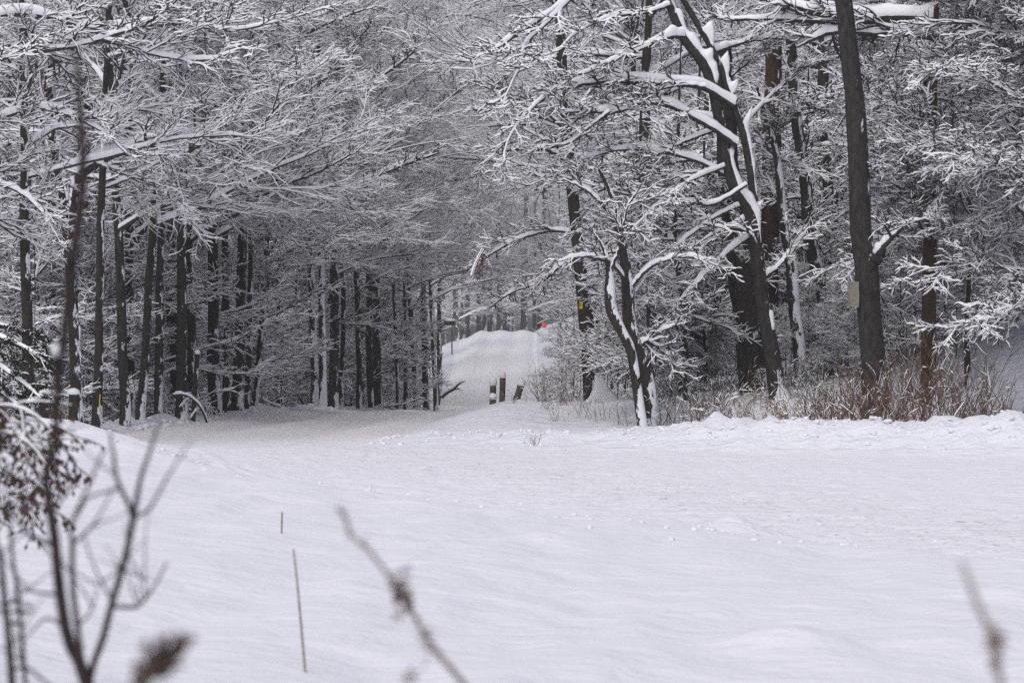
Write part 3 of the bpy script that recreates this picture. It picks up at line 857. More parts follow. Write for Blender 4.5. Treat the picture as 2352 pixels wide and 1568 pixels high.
# leaning maple with the long arching limbs
maple, mb = hero('leaning_maple', 'slender grey maple leaning left over the road with long arching snow loaded limbs',
     [([(1790, 935), (1778, 841), (1759, 734), (1743, 630), (1727, 502), (1691, 444), (1670, 368), (1653, 278), (1636, 194), (1612, 139), (1566, 80), (1538, 0), (1510, -90), (1480, -200)], 50, [42, 34, 29, 27, 25, 24, 20]),
      ([(1745, 560), (1740, 500), (1733, 469), (1722, 382), (1705, 295), (1684, 243), (1668, 200), (1655, 150), (1622, 90), (1570, 0), (1540, -60)], 50.1, [16, 20, 19, 17, 15, 14, 14]),
      ], [
      ([(1684, 243), (1622, 205), (1566, 194), (1462, 189), (1400, 187), (1330, 196), (1278, 208), (1253, 222), (1201, 271), (1163, 333), (1150, 400)], 50, 48, [15, 11, 9, 7, 5, 3]),
      ([(1691, 333), (1636, 295), (1566, 257), (1518, 239), (1462, 239), (1428, 255), (1372, 257), (1302, 255), (1268, 239)], 49.9, 48.5, [12, 10, 8, 6, 4]),
      ([(1400, 257), (1344, 298), (1302, 330), (1219, 335)], 48.8, 48.3, [7, 6, 3]),
      ([(1620, 200), (1566, 196), (1500, 210), (1428, 240), (1360, 246)], 49.6, 49, [8, 5, 3]),
      ([(1715, 425), (1640, 468), (1590, 465), (1497, 451), (1413, 441), (1323, 416), (1274, 404), (1230, 420)], 49.8, 48, [9, 7, 5, 3]),
      ([(1570, 85), (1533, 87), (1462, 118), (1420, 135), (1357, 163), (1298, 181)], 49.6, 48.5, [11, 8, 5, 3]),
      ([(1440, -60), (1380, -30), (1307, 0), (1253, 38), (1177, 87), (1150, 107), (1110, 125)], 47, 46.5, [10, 9, 7, 3]),
      ([(1400, -80), (1330, -20), (1288, 21), (1243, 66), (1205, 104), (1196, 150), (1167, 207), (1152, 250)], 47, 46, [9, 8, 5, 3]),
      ([(1735, 560), (1721, 538), (1683, 523), (1644, 535), (1600, 560)], 49.9, 49.4, [8, 6, 3]),
      ([(1640, 120), (1700, 100), (1780, 88), (1880, 100)], 50.2, 51.5, [9, 6, 3]),
      ([(1700, 300), (1760, 230), (1830, 170), (1900, 120)], 50.4, 52, [9, 6, 3]),
      ([(1750, 640), (1790, 610), (1830, 560), (1860, 520)], 50, 50.5, [8, 6, 3]),
      ([(1660, 400), (1600, 370), (1520, 350), (1420, 345), (1340, 370), (1250, 420)], 50, 49, [9, 6, 3]),
      ([(1640, 300), (1560, 330), (1480, 370), (1400, 430), (1330, 500)], 50, 49, [8, 6, 3]),
      ([(1545, 10), (1480, 30), (1400, 40), (1320, 80), (1260, 140)], 50, 48.6, [9, 7, 3]),
      ([(1705, 470), (1640, 500), (1560, 560), (1490, 630), (1440, 700)], 50, 48.6, [9, 7, 5, 3]),
      ([(1725, 540), (1660, 590), (1580, 670), (1510, 760)], 50, 48.8, [9, 7, 5, 3]),
      ([(1715, 500), (1620, 560), (1540, 590), (1450, 610), (1370, 660)], 50, 48.4, [9, 7, 5, 3]),
      ([(1670, 380), (1580, 420), (1480, 500), (1400, 590)], 50, 48.2, [8, 6, 4, 3]),
      ], 'barkgrey', .10, 1, nb=11, nt=7, ntw=3, bare=.22, lb=.21, k=1.15, caps=True)
# thick dark old trunk behind the leaning maple
hero('old_dark_tree', 'thick dark old trunk close behind the leaning maple',
     [([(1742, 930), (1734, 876), (1719, 734), (1705, 627), (1689, 520), (1680, 451), (1672, 380), (1668, 250), (1660, 100)], 51.6, [80, 72, 64, 56, 48, 40])],
     [([(1700, 600), (1660, 620), (1600, 610), (1540, 640)], 51.6, 51, [10, 6, 3])], 'bark', .12, 2, nb=8, extra=(4, 2.5, 6, 1.6, PI, .8, 20))
hero('broken_top_tree', 'wide dark trunk with snow capped broken top, right of the leaning maple',
     [([(1772, 930), (1768, 800), (1765, 700), (1768, 537), (1774, 300), (1777, 150), (1778, 92)], 55, [48, 44, 42, 42, 40, 34])],
     [([(1778, 300), (1830, 270), (1890, 250)], 57, 56, [9, 6, 3])], 'barkred', .08, 3, nb=6, extra=(3, 2, 6, 1.4, 0, .3, 15))
hero('plastered_sapling', 'thin tree coated white with wind packed snow beside the leaning maple',
     [([(1840, 905), (1836, 803), (1823, 698), (1816, 591), (1798, 502), (1790, 400), (1770, 300), (1740, 200)], 52, [34, 28, 28, 26, 20, 14, 8])],
     [([(1815, 590), (1840, 540), (1880, 480)], 52, 52, [7, 4, 3])], 'barkgrey', .62, 4, nb=6, extra=(5, 1.8, 5, 1.2, 1, .2, 25))
hero('slim_grey_tree', 'slim grey trunk with white snow patches left of the big grey trunk',
     [([(1912, 935), (1905, 803), (1894, 716), (1884, 644), (1866, 580), (1855, 520), (1854, 451), (1840, 347), (1826, 243), (1815, 52), (1808, -60)], 55, [34, 30, 30, 30, 28, 26, 24])],
     [([(1826, 260), (1880, 230), (1930, 215)], 55, 54, [8, 5, 3])], 'barkgrey', .26, 5, nb=6, extra=(5, 2, 7, 1.5, -1, .3, 20))
hero('shadowed_tree', 'narrow dark trunk half hidden just left of the big grey trunk',
     [([(1945, 930), (1930, 760), (1923, 657), (1908, 520), (1891, 243), (1892, 104), (1890, -40)], 60, [30, 26, 25, 25, 23])],
     [([(1900, 300), (1850, 330), (1800, 380)], 60, 59, [8, 5, 3])], 'bark', .14, 6, nb=6, extra=(9, 2, 8, 2.4, 2, .2, 20))
# the big clear trunk
big, bb = hero('big_grey_tree', 'biggest clear grey trunk at the right with a knotted stub and pale board',
     [([(2012, 935), (2007, 841), (2003, 787), (1994, 698), (1992, 640), (1989, 600), (1981, 560), (1976, 520), (1975, 451), (1968, 295), (1961, 208), (1951, 121), (1937, 0), (1925, -110)], 48, [66, 58, 57, 55, 58, 56, 50, 50, 50, 47, 45, 43, 41, 38]),
      ([(1990, 625), (2004, 600), (2018, 590), (2026, 570)], 47.9, [30, 34, 28, 22])],
     [([(2016, 588), (2040, 556), (2080, 520), (2130, 500)], 47.9, 47.2, [18, 12, 7, 3])], 'barkgrey', .06, 7, nb=9)
hero('brown_trunked_tree', 'reddish brown trunk right of the big grey trunk, level snow heaped limbs above',
     [([(2135, 905), (2133, 820), (2134, 700), (2136, 600), (2138, 513), (2142, 300), (2150, 45), (2156, -60)], 48.9, [38, 34, 33, 32, 22, 14, 10])],
     [([(2150, 45), (2060, 40), (1990, 44), (1916, 38), (1850, 22), (1798, 7), (1740, -6)], 49, 50.5, [26, 24, 20, 16, 10]),
      ([(2149, 60), (2050, 62), (1960, 58), (1890, 50), (1800, 45), (1694, 45), (1640, 40)], 49.1, 50.8, [16, 14, 10, 6]),
      ([(2148, 85), (2086, 74), (2010, 78), (1923, 74), (1870, 90), (1830, 110)], 49, 50.2, [20, 16, 10, 5]),
      ([(2152, 0), (2060, -12), (1950, -20), (1800, -10)], 49, 50.4, [18, 12, 6])], 'barkred', .10, 8, nb=6, extra=(5, 2.2, 6, 1.4, 0, .2, 20))

# tree with the yellow sign, and the forked one beside it
ysign, yb = hero('signed_tree', 'dark tree with the yellow sign, its foot wrapped in a cone of drifted snow',
     [([(1360, 925), (1357, 888), (1354, 848), (1351, 780), (1343, 713), (1336, 645), (1328, 560), (1318, 470), (1306, 347), (1296, 240), (1290, 130), (1285, 0)], 58, [40, 36, 34, 33, 29, 27, 26, 24, 20])],
     [([(1310, 380), (1270, 350), (1220, 340), (1160, 350), (1100, 380)], 58, 57, [9, 6, 3]),
      ([(1325, 540), (1280, 530), (1220, 540), (1150, 570), (1090, 610)], 58.2, 58.6, [8, 6, 3]),
      ([(1330, 590), (1290, 610), (1240, 650), (1180, 670), (1130, 700)], 58.2, 58.6, [7, 5, 3]),
      ([(1330, 600), (1390, 560), (1450, 540), (1520, 550)], 58, 57, [8, 5, 3]),
      ([(1300, 300), (1240, 250), (1180, 240), (1100, 260)], 58, 57, [8, 5, 3]),
      ([(1312, 420), (1380, 380), (1460, 360), (1540, 380)], 58, 57, [8, 5, 3])], 'bark', .12, 9, nb=9, nt=8, extra=(7, 4.5, 9, 3, PI, .5, 25))
hero('forked_dark_tree', 'dark leaning tree nearest the snow bank, right of the yellow sign',
     [([(1486, 985), (1486, 900), (1474, 822), (1459, 790), (1444, 734), (1443, 685), (1438, 621), (1430, 560), (1420, 500), (1402, 440), (1375, 390)], 48, [48, 42, 36, 30, 29, 28, 24, 17, 12, 6])],
     [([(1460, 800), (1520, 760), (1580, 740)], 48, 48, [7, 5, 3]),
      ([(1440, 650), (1400, 604), (1340, 590), (1280, 600)], 48, 47.2, [9, 7, 5, 3]),
      ([(1441, 670), (1500, 610), (1580, 590), (1650, 610)], 48, 47.6, [9, 7, 5, 3]),
      ([(1430, 580), (1404, 500), (1350, 440), (1290, 410)], 48, 47.2, [9, 7, 5, 3]),
      ], 'bark', .2, 10, nb=8, nt=6, ntw=3, lb=.17, extra=(3, .9, 3, 1.0, -.3, 1, 5), bare=.3)
hero('snow_clad_leaner', 'left leaning stem caked with white snow, crossing the forked dark tree',
     [([(1476, 980), (1459, 863), (1447, 798), (1426, 758), (1404, 710), (1401, 670), (1400, 641), (1396, 600), (1382, 560), (1360, 530)], 47.6, [24, 22, 22, 24, 27, 26, 20, 12, 8, 4])],
     [([(1400, 630), (1425, 560), (1440, 480), (1470, 430)], 47.6, 47.4, [9, 6, 4, 3])], 'bark', .50, 11)
hero('young_tree', 'young dark tree standing between the forked tree and the old dark trunk',
     [([(1580, 965), (1578, 900), (1574, 820), (1570, 740), (1560, 640), (1552, 540), (1548, 440)], 51, [18, 17, 15, 13, 11, 9])],
     [], 'bark', .1, 12, nb=8, extra=(11, .9, 3.4, 1.7, PI, 1.2, 10))
hero('thin_young_tree', 'pole thin young tree left of the young dark tree',
     [([(1546, 930), (1541, 860), (1537, 790), (1532, 680), (1528, 560)], 54, [9, 8, 7, 5])],
     [], 'bark', .1, 13, nb=7, extra=(12, .9, 3.2, 1.6, PI, .3, 5))
hero('small_dark_stem', 'short dark stem right against the forked dark tree',
     [([(1503, 965), (1500, 900), (1496, 850), (1492, 780), (1488, 700)], 49.5, [14, 13, 11, 8])],
     [], 'bark', .1, 14, nb=7, extra=(10, .8, 2.4, 1.5, 0, .3, 5))

# dense snow thick crowns at the far right
for i, (u, vb, Y, w, H, z0_, lab) in enumerate((
        (2262, 880, 53, 20, 8, 1.6, 'bushy tree thick with snow on the far right slope, nearest to the brown trunk'),
        (2378, 850, 46.8, 24, 8, 3.0, 'bushy snow thick tree at the right frame edge above the shrubs'),
        (2455, 850, 46.0, 26, 8, 1.8, 'snow thick tree rooted just off the right frame edge'),
        (2225, 900, 49.7, 14, 9, 2.6, 'slender snow thick tree spreading over the level heaped limbs'),
        (2210, 860, 60, 18, 9, 1.4, 'snow thick tree behind the far right bushy trees'),
        (2380, 830, 58, 18, 9, 1.4, 'taller snow thick tree behind the right edge bushes'))):
    hero('snow_thick_tree', lab, [([(u, vb + 40), (u - 4, vb - 150), (u + 6, vb - 330), (u + 2, vb - 520), (u + 10, vb - 900)], Y, [w * 1.2, w, w * .8, w * .6, w * .3])],
         [([(u, vb - 330), (u - 110, vb - 440), (u - 220, vb - 500)], Y, Y - 1.5, [10, 6, 3]),
          ([(u, vb - 480), (u - 90, vb - 600), (u - 230, vb - 690)], Y, Y - 1, [9, 6, 3])], 'bark', .3, 30 + i, 'snow thick trees of the right slope', nb=13, nt=10, ntw=5, extra=(24, z0_, 7.8, 2.4, PI, .5, 14), k=1.15, bare=.16)

# twiggy trees filling the wood edge between the maple and the forked tree
for i, (u, vb, Y, w, lab) in enumerate((
        (1478, 900, 54, 13, 'twiggy snow meshed young tree just behind the forked dark tree'),
        (1565, 890, 55.5, 14, 'twiggy snow meshed young tree behind the young dark tree'),
        (1610, 880, 58, 14, 'twiggy snow meshed young tree left of the thick dark old trunk'),
        (1625, 900, 54.5, 10, 'low twiggy tree between the young dark tree and the leaning maple'),
        (1860, 890, 58, 13, 'twiggy snow meshed tree between the white plastered sapling and the big grey trunk'),
        (2075, 880, 57, 12, 'twiggy snow meshed tree between the big grey trunk and the brown trunk'))):
    hero('twiggy_tree', lab, [([(u, vb + 50), (u - 6, vb - 150), (u + 4, vb - 330), (u - 8, vb - 520), (u, vb - 800)], Y, [w * 1.2, w, w * .8, w * .6, w * .3])],
         [], 'bark', .2, 70 + i, 'twiggy young trees at the right wood edge', nb=11, nt=8, ntw=4, extra=(20, .8, 5.2, 1.5 if i < 2 else 2.3, PI if i > 1 else 0, .5, 8), k=1.0, bare=.2)

# traced boughs entering from the upper left: a tree rooted left of the frame
hero('outflung_tree', 'tree at the left frame edge, snowy boughs sweeping in across the top left corner',
     [([(-70, 1010), (-75, 600), (-80, 200), (-85, -100)], 44, [40, 34, 28, 20])],
     [([(-80, 160), (0, 128), (90, 118), (190, 104), (260, 80), (330, 58), (370, 30), (420, -10)], 44, 44, [14, 11, 9, 7, 5]),
      ([(230, 92), (300, 104), (360, 128), (470, 138), (560, 110)], 44, 44.5, [7, 5, 3]),
      ([(-80, 60), (20, 34), (110, 40), (170, 56), (240, 66), (310, 62), (390, 56), (440, 60), (530, 70), (640, 50), (740, 20)], 44.5, 46, [12, 9, 7, 5, 3]),
      ([(-80, 300), (-20, 290), (60, 250), (140, 260), (230, 300), (300, 360)], 44, 44, [10, 7, 3]),
      ([(-80, 420), (20, 430), (90, 480), (140, 560)], 44, 43.5, [9, 6, 3]),
      ], 'bark', .1, 40, nb=9, nt=8, k=1.1, extra=(8, 2.6, 7, 2.2, 0, 1.5, 12))
hero('forked_tree', 'forked dark tree near the left edge with a snow heaped broken limb reaching right',
     [([(178, 1012), (175, 900), (170, 760), (162, 620), (152, 500), (142, 430), (124, 350), (116, 310)], 47.6, [36, 27, 25, 25, 24, 20, 15, 10]),
      ([(160, 600), (166, 500), (178, 420), (196, 390)], 47.5, [18, 19, 20, 20])],
     [([(188, 400), (240, 362), (290, 346), (330, 326), (372, 345), (412, 358), (456, 334)], 47.6, 47, [20, 18, 15, 12, 9]),
      ([(372, 345), (400, 390), (414, 440)], 47.2, 47, [8, 6, 3]),
      ([(220, 372), (270, 395), (320, 410), (380, 430)], 47.5, 47, [8, 6, 3]),
      ([(118, 320), (130, 285), (160, 255), (210, 235)], 47.6, 47.3, [10, 6, 3]),
      ([(150, 490), (100, 450), (50, 440), (0, 460)], 47.6, 47, [8, 5, 3])], 'bark', .22, 41, nb=9, nt=7, ntw=3, k=1.15, lb=.22, caps=True)

# long road-seeking limbs of the left row (rooted on their own trees' side): extra overhanging trees
def sweeping(name, label, u, vb, Y, w, limbs, seed):
    hero(name, label, [([(u, vb), (u - 2, 700), (u - 4, 500), (u - 4, 300), (u, 0), (u + 4, -150)], Y, [w, w * .9, w * .85, w * .75, w * .6])],
         limbs, 'bark', .1, seed, 'trees with boughs sweeping up to the right', nb=10, nt=7, ntw=4, k=1.1, bare=.08, lb=.22, caps=False)


sweeping('sweeping_tree', 'dark tree behind the crooked trunk with long boughs rising right toward the road', 300, 990, 58, 20,
         [([(300, 560), (340, 520), (420, 470), (520, 455), (620, 430), (720, 400), (830, 340)], 58, 57, [14, 12, 9, 6, 4]),
          ([(300, 480), (400, 390), (500, 300), (600, 200), (680, 120)], 58, 57, [12, 9, 6, 4]),
          ([(300, 380), (420, 300), (560, 240), (680, 190)], 58, 56, [10, 7, 4]),
          ([(300, 250), (380, 170), (480, 100), (600, 60)], 58, 57, [10, 7, 4])], 60)
sweeping('sweeping_tree', 'dark tree left of the plastered trunks with boughs climbing steeply right over the road', 520, 955, 68, 18,
         [([(520, 520), (600, 480), (700, 462), (800, 440), (900, 390), (1010, 350)], 68, 66, [13, 10, 8, 5]),
          ([(520, 400), (600, 320), (700, 230), (780, 140), (840, 70)], 68, 66, [12, 9, 6, 4]),
          ([(520, 330), (640, 300), (760, 250), (900, 160), (980, 90)], 68, 66, [12, 9, 6, 4]),
          ([(520, 200), (620, 130), (720, 70), (840, 20)], 68, 66, [11, 8, 4])], 61)
sweeping('sweeping_tree', 'tree beside the broad trunk with the snow tuft, lowest bough curving out above the road', 852, 935, 90, 14,
         [([(852, 500), (890, 490), (940, 478), (1000, 430), (1050, 412), (1100, 405)], 90, 88, [10, 8, 6, 4]),
          ([(852, 610), (880, 590), (920, 580), (990, 586), (1050, 560)], 90, 88, [8, 6, 3]),
          ([(852, 380), (940, 320), (1020, 240), (1080, 180)], 90, 87, [9, 7, 4]),
          ([(852, 300), (900, 220), (980, 150), (1100, 100)], 90, 87, [9, 7, 4])], 62)


# ------------------------------------------------------------------ things on trees
def sign_posted():
    # square notice wrapped round the trunk; bent surface, lettering bent with it
    Pt, Rt = trace([(1339.5, 680), (1335.5, 640)], 58, 58, 2, [29, 28])
    c = W(1341.5, 693, 58); r = 29 * .5 / F * 58 + .012
    root = empty('posted_sign', tuple(c - np.array([0, 0, .14])), 'yellow notice wrapped round the trunk with black lettering', 'sign')
    hh = .28; ww = .29; a0 = PI + .28       # centre angle (faces left and a little toward us)
    n = 16
    th = a0 + (np.linspace(-.5, .5, n) * ww) / r
    V = []
    for rr in (r, r - .004):
        for z in (0, hh):
            for t in th: V.append((rr * math.cos(t), rr * math.sin(t), z))
    Fq = []
    for i in range(n - 1):
        Fq.append((i, i + 1, n + i + 1, n + i)); Fq.append((2 * n + i, 3 * n + i, 3 * n + i + 1, 2 * n + i + 1))
        Fq.append((n + i, n + i + 1, 3 * n + i + 1, 3 * n + i)); Fq.append((i, 2 * n + i, 2 * n + i + 1, i + 1))
    mesh_obj('panel', V, Fq, [M['yellow']], None, False, root)
    rr = r + .003

    def bent(pts, faces, name):
        V = [(rr * math.cos(a0 + x / r), rr * math.sin(a0 + x / r), z) for x, z in pts]
        me = bpy.data.meshes.new(name); me.from_pydata(V, [], faces); me.materials.append(M['black'])
        return link(name, me, root)

    def rects(rs):
        p = []; f = []
        for (x0, x1, z0, z1) in rs:
            m = 10
            for i in range(m):
                xa = x0 + (x1 - x0) * i / m; xb = x0 + (x1 - x0) * (i + 1) / m
                k = len(p); p += [(xa, z0), (xb, z0), (xb, z1), (xa, z1)]; f.append((k, k + 1, k + 2, k + 3))
        return p, f
    p, f = rects([(-.135, .135, .262, .268), (-.135, .135, .150, .156), (-.135, -.129, .156, .262), (.129, .135, .156, .262)])
    bent(p, f, 'border')
    p, f = rects([(-.12, .12, .118, .126), (-.12, .12, .094, .101), (-.12, .12, .070, .077), (-.12, .12, .046, .053), (-.07, .07, .02, .03)])
    bent(p, f, 'small_print')
    cu = bpy.data.curves.new('lettering', 'FONT'); cu.body = 'POSTED'; cu.size = .1; cu.align_x = 'CENTER'
    to = bpy.data.objects.new('lettering', cu); COL.objects.link(to)
    dg = bpy.context.evaluated_depsgraph_get()
    me = bpy.data.meshes.new_from_object(to.evaluated_get(dg)); bpy.data.objects.remove(to)
    co = np.empty(len(me.vertices) * 3); me.vertices.foreach_get('co', co); co = co.reshape(-1, 3)
    if len(co):
        sx = .25 / max(1e-6, np.ptp(co[:, 0])); sz = .085 / max(1e-6, np.ptp(co[:, 1]))
        X = (co[:, 0] - co[:, 0].mean()) * sx; Zz = (co[:, 1] - co[:, 1].min()) * sz + .168
        co2 = np.stack([rr * np.cos(a0 + X / r), rr * np.sin(a0 + X / r), Zz], -1)
        me.vertices.foreach_set('co', co2.ravel()); me.update()
        me.materials.clear(); me.materials.append(M['black'])
        link('lettering', me, root)


sign_posted()


def bevel_box(name, dims, mat, parent=None, b=.01, seg=2):
    import bmesh
    bm = bmesh.new(); bmesh.ops.create_cube(bm, size=1)
    for v in bm.verts: v.co = Vector((v.co.x * dims[0], v.co.y * dims[1], v.co.z * dims[2]))
    bmesh.ops.bevel(bm, geom=bm.edges[:], offset=b, segments=seg, affect='EDGES')
    me = bpy.data.meshes.new(name); bm.to_mesh(me); bm.free()
    me.materials.append(mat)
    return link(name, me, parent)


def blob(name, r, mat, parent=None, seed=0, sub=3, amp=.12, squash=(1, 1, 1)):
    import bmesh
    bm = bmesh.new(); bmesh.ops.create_icosphere(bm, subdivisions=sub, radius=1)
    rg = np.random.default_rng(seed); k = rg.normal(size=(5, 3)) * 2; ph = rg.uniform(0, 6, 5)
    for v in bm.verts:
        n = sum(math.sin(np.dot(k[i], v.co) + ph[i]) for i in range(5)) / 5
        v.co = Vector((v.co.x * squash[0], v.co.y * squash[1], v.co.z * squash[2])) * r * (1 + amp * n)
    for f in bm.faces: f.smooth = True
    me = bpy.data.meshes.new(name); bm.to_mesh(me); bm.free(); me.materials.append(mat)
    return link(name, me, parent)


def pale_board():
    c = W(1951, 676, 47.9)
    root = empty('nailed_board', tuple(c + np.array([.06, -.02, -.2])), 'pale weathered board nailed to the left side of the big grey trunk', 'board')
    n = 9; V = []
    for th in (0, .012):
        for z in np.linspace(0, .41, n):
            q = z / .41
            for x in np.linspace(-.11, .08, 5):
                V.append((x + .012 * q + .006 * math.sin(q * 5), -.06 - .05 * (x / .1) ** 2 * .4 + th - .02 * (1 - q) ** 2, z - .015 * (1 - q) * abs(x) / .1))
    Fq = []
    for s in range(2):
        o = s * n * 5
        for j in range(n - 1):
            for i in range(4):
                a = o + j * 5 + i; Fq.append((a, a + 1, a + 6, a + 5) if s == 0 else (a, a + 5, a + 6, a + 1))
    o2 = n * 5
    for j in range(n - 1):
        for i in (0, 4):
            a = j * 5 + i; Fq.append((a, a + 5, a + 5 + o2, a + o2))
    for i in range(4):
        for j in (0, n - 1):
            a = j * 5 + i; Fq.append((a, a + 1, a + 1 + o2, a + o2))
    mesh_obj('board', V, Fq, [M['board']], None, False, root)


pale_board()


def strip_sign():
    c = W(229, 921, 49.7)
    o = bevel_box('marker_strip', (.02, .16, .24), M['yellow'], None, .004)
    o.location = c
    o.rotation_euler = (0, rad(3), rad(8))
    tag(o, 'thin yellow strip of a notice seen edge on at the left trunks', 'sign')


strip_sign()


# drifted snow at the feet of two trees
def drift(parent, b, u, v, Y, rx, ry, h, seed, lean=0.):
    rg = np.random.default_rng(seed)
    n, m = 28, 12
    V = []; Fq = []
    c = W(u, v, Y) - b
    for j in range(m):
        q = j / (m - 1)
        prof = max(0., .58 * math.exp(-q * 7.5) + .44 * math.exp(-q * 2.4) - .045 - .03 * q)
        for i in range(n):
            a = 2 * PI * i / n
            rr = (.06 + .94 * q) * (1 + .12 * math.sin(a * 3 + seed) + .05 * rg.normal())
            V.append((c[0] + lean * prof * h + rx * rr * math.cos(a), c[1] + ry * rr * math.sin(a), c[2] + h * prof - .12 * q))
    for j in range(m - 1):
        for i in range(n):
            Fq.append((j * n + i, j * n + (i + 1) % n, (j + 1) * n + (i + 1) % n, (j + 1) * n + i))
    mesh_obj('snow_drift', V, Fq, [M['bankg']], None, True, parent)


drift(ysign, yb, 1390, 930, 57.8, .95, .8, .66, 3, -.22)
drift(maple, mb, 1806, 940, 49.9, .5, .5, .74, 5, -.25)


# ------------------------------------------------------------------ posts, stumps, mailbox, marker
def post(u, vt, vb, Y, w, tilt, capr, caph, lab, seed, name='fence_post', cat='post', group='old posts on the mound', mat='post'):
    top = W(u, vt, Y); bot = W(u, vb, Y)
    Hh = top[2] - bot[2] + .35; r = w * .5 / F * Y
    root = empty(name, (bot[0], Y, bot[2] - .35), lab, cat, group)
    root.rotation_euler = (0, tilt, 0)
    rg = np.random.default_rng(seed); a = Acc(rg)
    zs = np.linspace(0, Hh, 8); P = np.stack([np.zeros(8), np.zeros(8), zs], -1)
    P = np.vstack([P, [[0, 0, Hh + .004]], [[0, 0, Hh + .006]]]); R = np.array([r] * 8 + [r * .85, .002])
    a.round(P[None], R[None], 14, 0, .02)
    a.build('shaft', [M[mat]], root).color = (.12, 0, 0, 1)
    cp = blob('snow_cap', capr, M['white'], root, seed, 3, .10, (1, 1, caph)); cp.location = (.0, 0, Hh + capr * caph * .55)
    return root


post(1131, 884, 925, 60, 15, 0.02, .085, 1.25, 'shortest upright post on the mound, snow lump at its foot', 1)
post(1152, 868, 922, 60, 14, 0.03, .068, 1.35, 'tallest post on the mound, upright with a rounded snow cap', 2)
post(1171, 882, 928, 59.6, 16, .30, .085, .9, 'tilted post on the mound with snow down its left side', 3)
# the lump at the short post's foot and the snow on the tilted one
lump = blob('snow_lump', .075, M['white'], None, 8, 3, .2, (1.1, 1, .9)); lump.location = W(1133, 910, 59.7)
tag(lump, 'lump of snow lodged at the foot of the shortest post', 'snow lump')
post(101, 906, 1008, 47, 29, .02, .095, .7, 'snow capped stump at the left frame edge under the evergreen bough', 5, 'tree_stump', 'stump', 'snow capped stumps at the left', 'bark')
post(170, 906, 1010, 46, 26, .0, .095, .7, 'snow capped stump in front of the forked tree at the left', 6, 'tree_stump', 'stump', 'snow capped stumps at the left', 'bark')
post(441, 812, 972, 57, 11, .06, .06, .9, 'thin snow capped broken stub beside the dark trunk left of the crooked one', 7, 'tree_stump', 'stump', None, 'bark')
post(519, 752, 955, 63, 6, -.01, .04, 1.2, 'thin pole striped with snow between two broad left trunks', 8, 'dead_pole', 'pole', None, 'bark')


def mailbox():
    Y = 214; c = W(1035, 742, Y)
    zg = float(height(c[0], Y))
    root = empty('mailbox', (c[0], Y, zg), 'dark snow topped mailbox on a post at the far bend of the road', 'mailbox')
    z = c[2] - zg
    # half round box
    n = 12; prof = [(-.17, -.16), (.17, -.16), (.17, .05)] + [(.17 * math.cos(t), .05 + .15 * math.sin(t)) for t in np.linspace(.2, PI - .2, n)] + [(-.17, .05)]
    m = len(prof); V = []; 
    for x in (-.38, .38):
        for (y, zz) in prof: V.append((x, y, z + zz))
    me = bpy.data.meshes.new('box'); me.from_pydata(V, [], [tuple(range(m)), tuple(range(2 * m - 1, m - 1, -1))] + [(i, m + i, m + (i + 1) % m, (i + 1) % m) for i in range(m)])
    me.materials.append(M['mailbox']); link('box', me, root).rotation_euler = (0, -.05, .25)
    s = blob('snow_cap', .36, M['white'], root, 3, 3, .08, (1.05, .5, .26)); s.location = (0, 0, z + .22); s.rotation_euler = (0, -.08, .25)
    p = bevel_box('post', (.1, .1, z + .3), M['post'], root, .01); p.location = (.1, 0, (z - .16 - .45) / 2)


mailbox()


def marker():
    Y = 236; c = W(1250, 747, Y); zg = float(height(c[0], Y))
    root = empty('roadside_marker', (c[0], Y, min(zg, c[2] - .3)), 'bright orange round marker on a stake at the right of the crest', 'marker')
    z0 = c[2] - root.location[2]
    b = blob('disc', .21, M['orange'], root, 4, 3, .06, (1.05, .35, .95)); b.location = (0, 0, z0)
    p = bevel_box('stake', (.07, .06, z0 + .6), M['post'], root, .01); p.location = (.03, .12, z0 / 2)


marker()


def fallen():
    rg = np.random.default_rng(4); a = Acc(rg); Y = 128
    b = W(1018, 912, Y)
    for px, w in (([(1016, 912), (1030, 900), (1044, 893), (1054, 882), (1068, 875)], [7, 6, 3]), ([(1040, 895), (1052, 893), (1062, 897)], [4, 2])):
        P, R = trace(px, Y, Y - 2, 9, w); a.snowy(P - b, R, 6, barefrac=0, k=.8)
    o = a.build('fallen_branch', [M['twig'], M['snow']]); o.location = b
    tag(o, 'broken branch lying on the left bank where the road dips', 'branch')


fallen()


def dead_spray(px, Y, lab, leaf, seed, side=1):
    rg = np.random.default_rng(seed); a = Acc(rg)
    b = W(px[0][0], px[0][1], Y)
    P, R = trace(px, Y, Y, 12, [3, 3, 2]); P = P - b
    root = empty('dead_spray', tuple(b), lab, 'dead branch')
    a.snowy(P, R, 6, hs=np.full((1, 12), .03), barefrac=0); 
    V = P[0] + np.array([-.03 * side, -.02, .015]); a.round(V[None], (R * .9 + .004) * np.linspace(.6, 1.5, 12)[None], 8, 1, .2)
    a.build('stem', [M['twig'], M['snow']], root)
    l = Acc(rg); n = 70
    t = rg.random(n); st = np.stack([np.interp(t, np.linspace(0, 1, 12), P[0, :, i]) for i in range(3)], -1)
    d = nrm(rg.normal(size=(n, 3)) * .5 + np.array([.45 * side, 0, -.9])); s = nrm(np.cross(d, rg.normal(size=(n, 3))))
    L = rg.uniform(.03, .085, n)[:, None]; st = st + rg.normal(size=(n, 3)) * .02 + np.array([.035 * side, 0, -.02])
    l.quads(np.stack([st, st + d * L * .5 + s * L * .3, st + d * L, st + d * L * .5 - s * L * .3], 1), 0)
    l.build('dead_leaves', [M[leaf]], root, False)


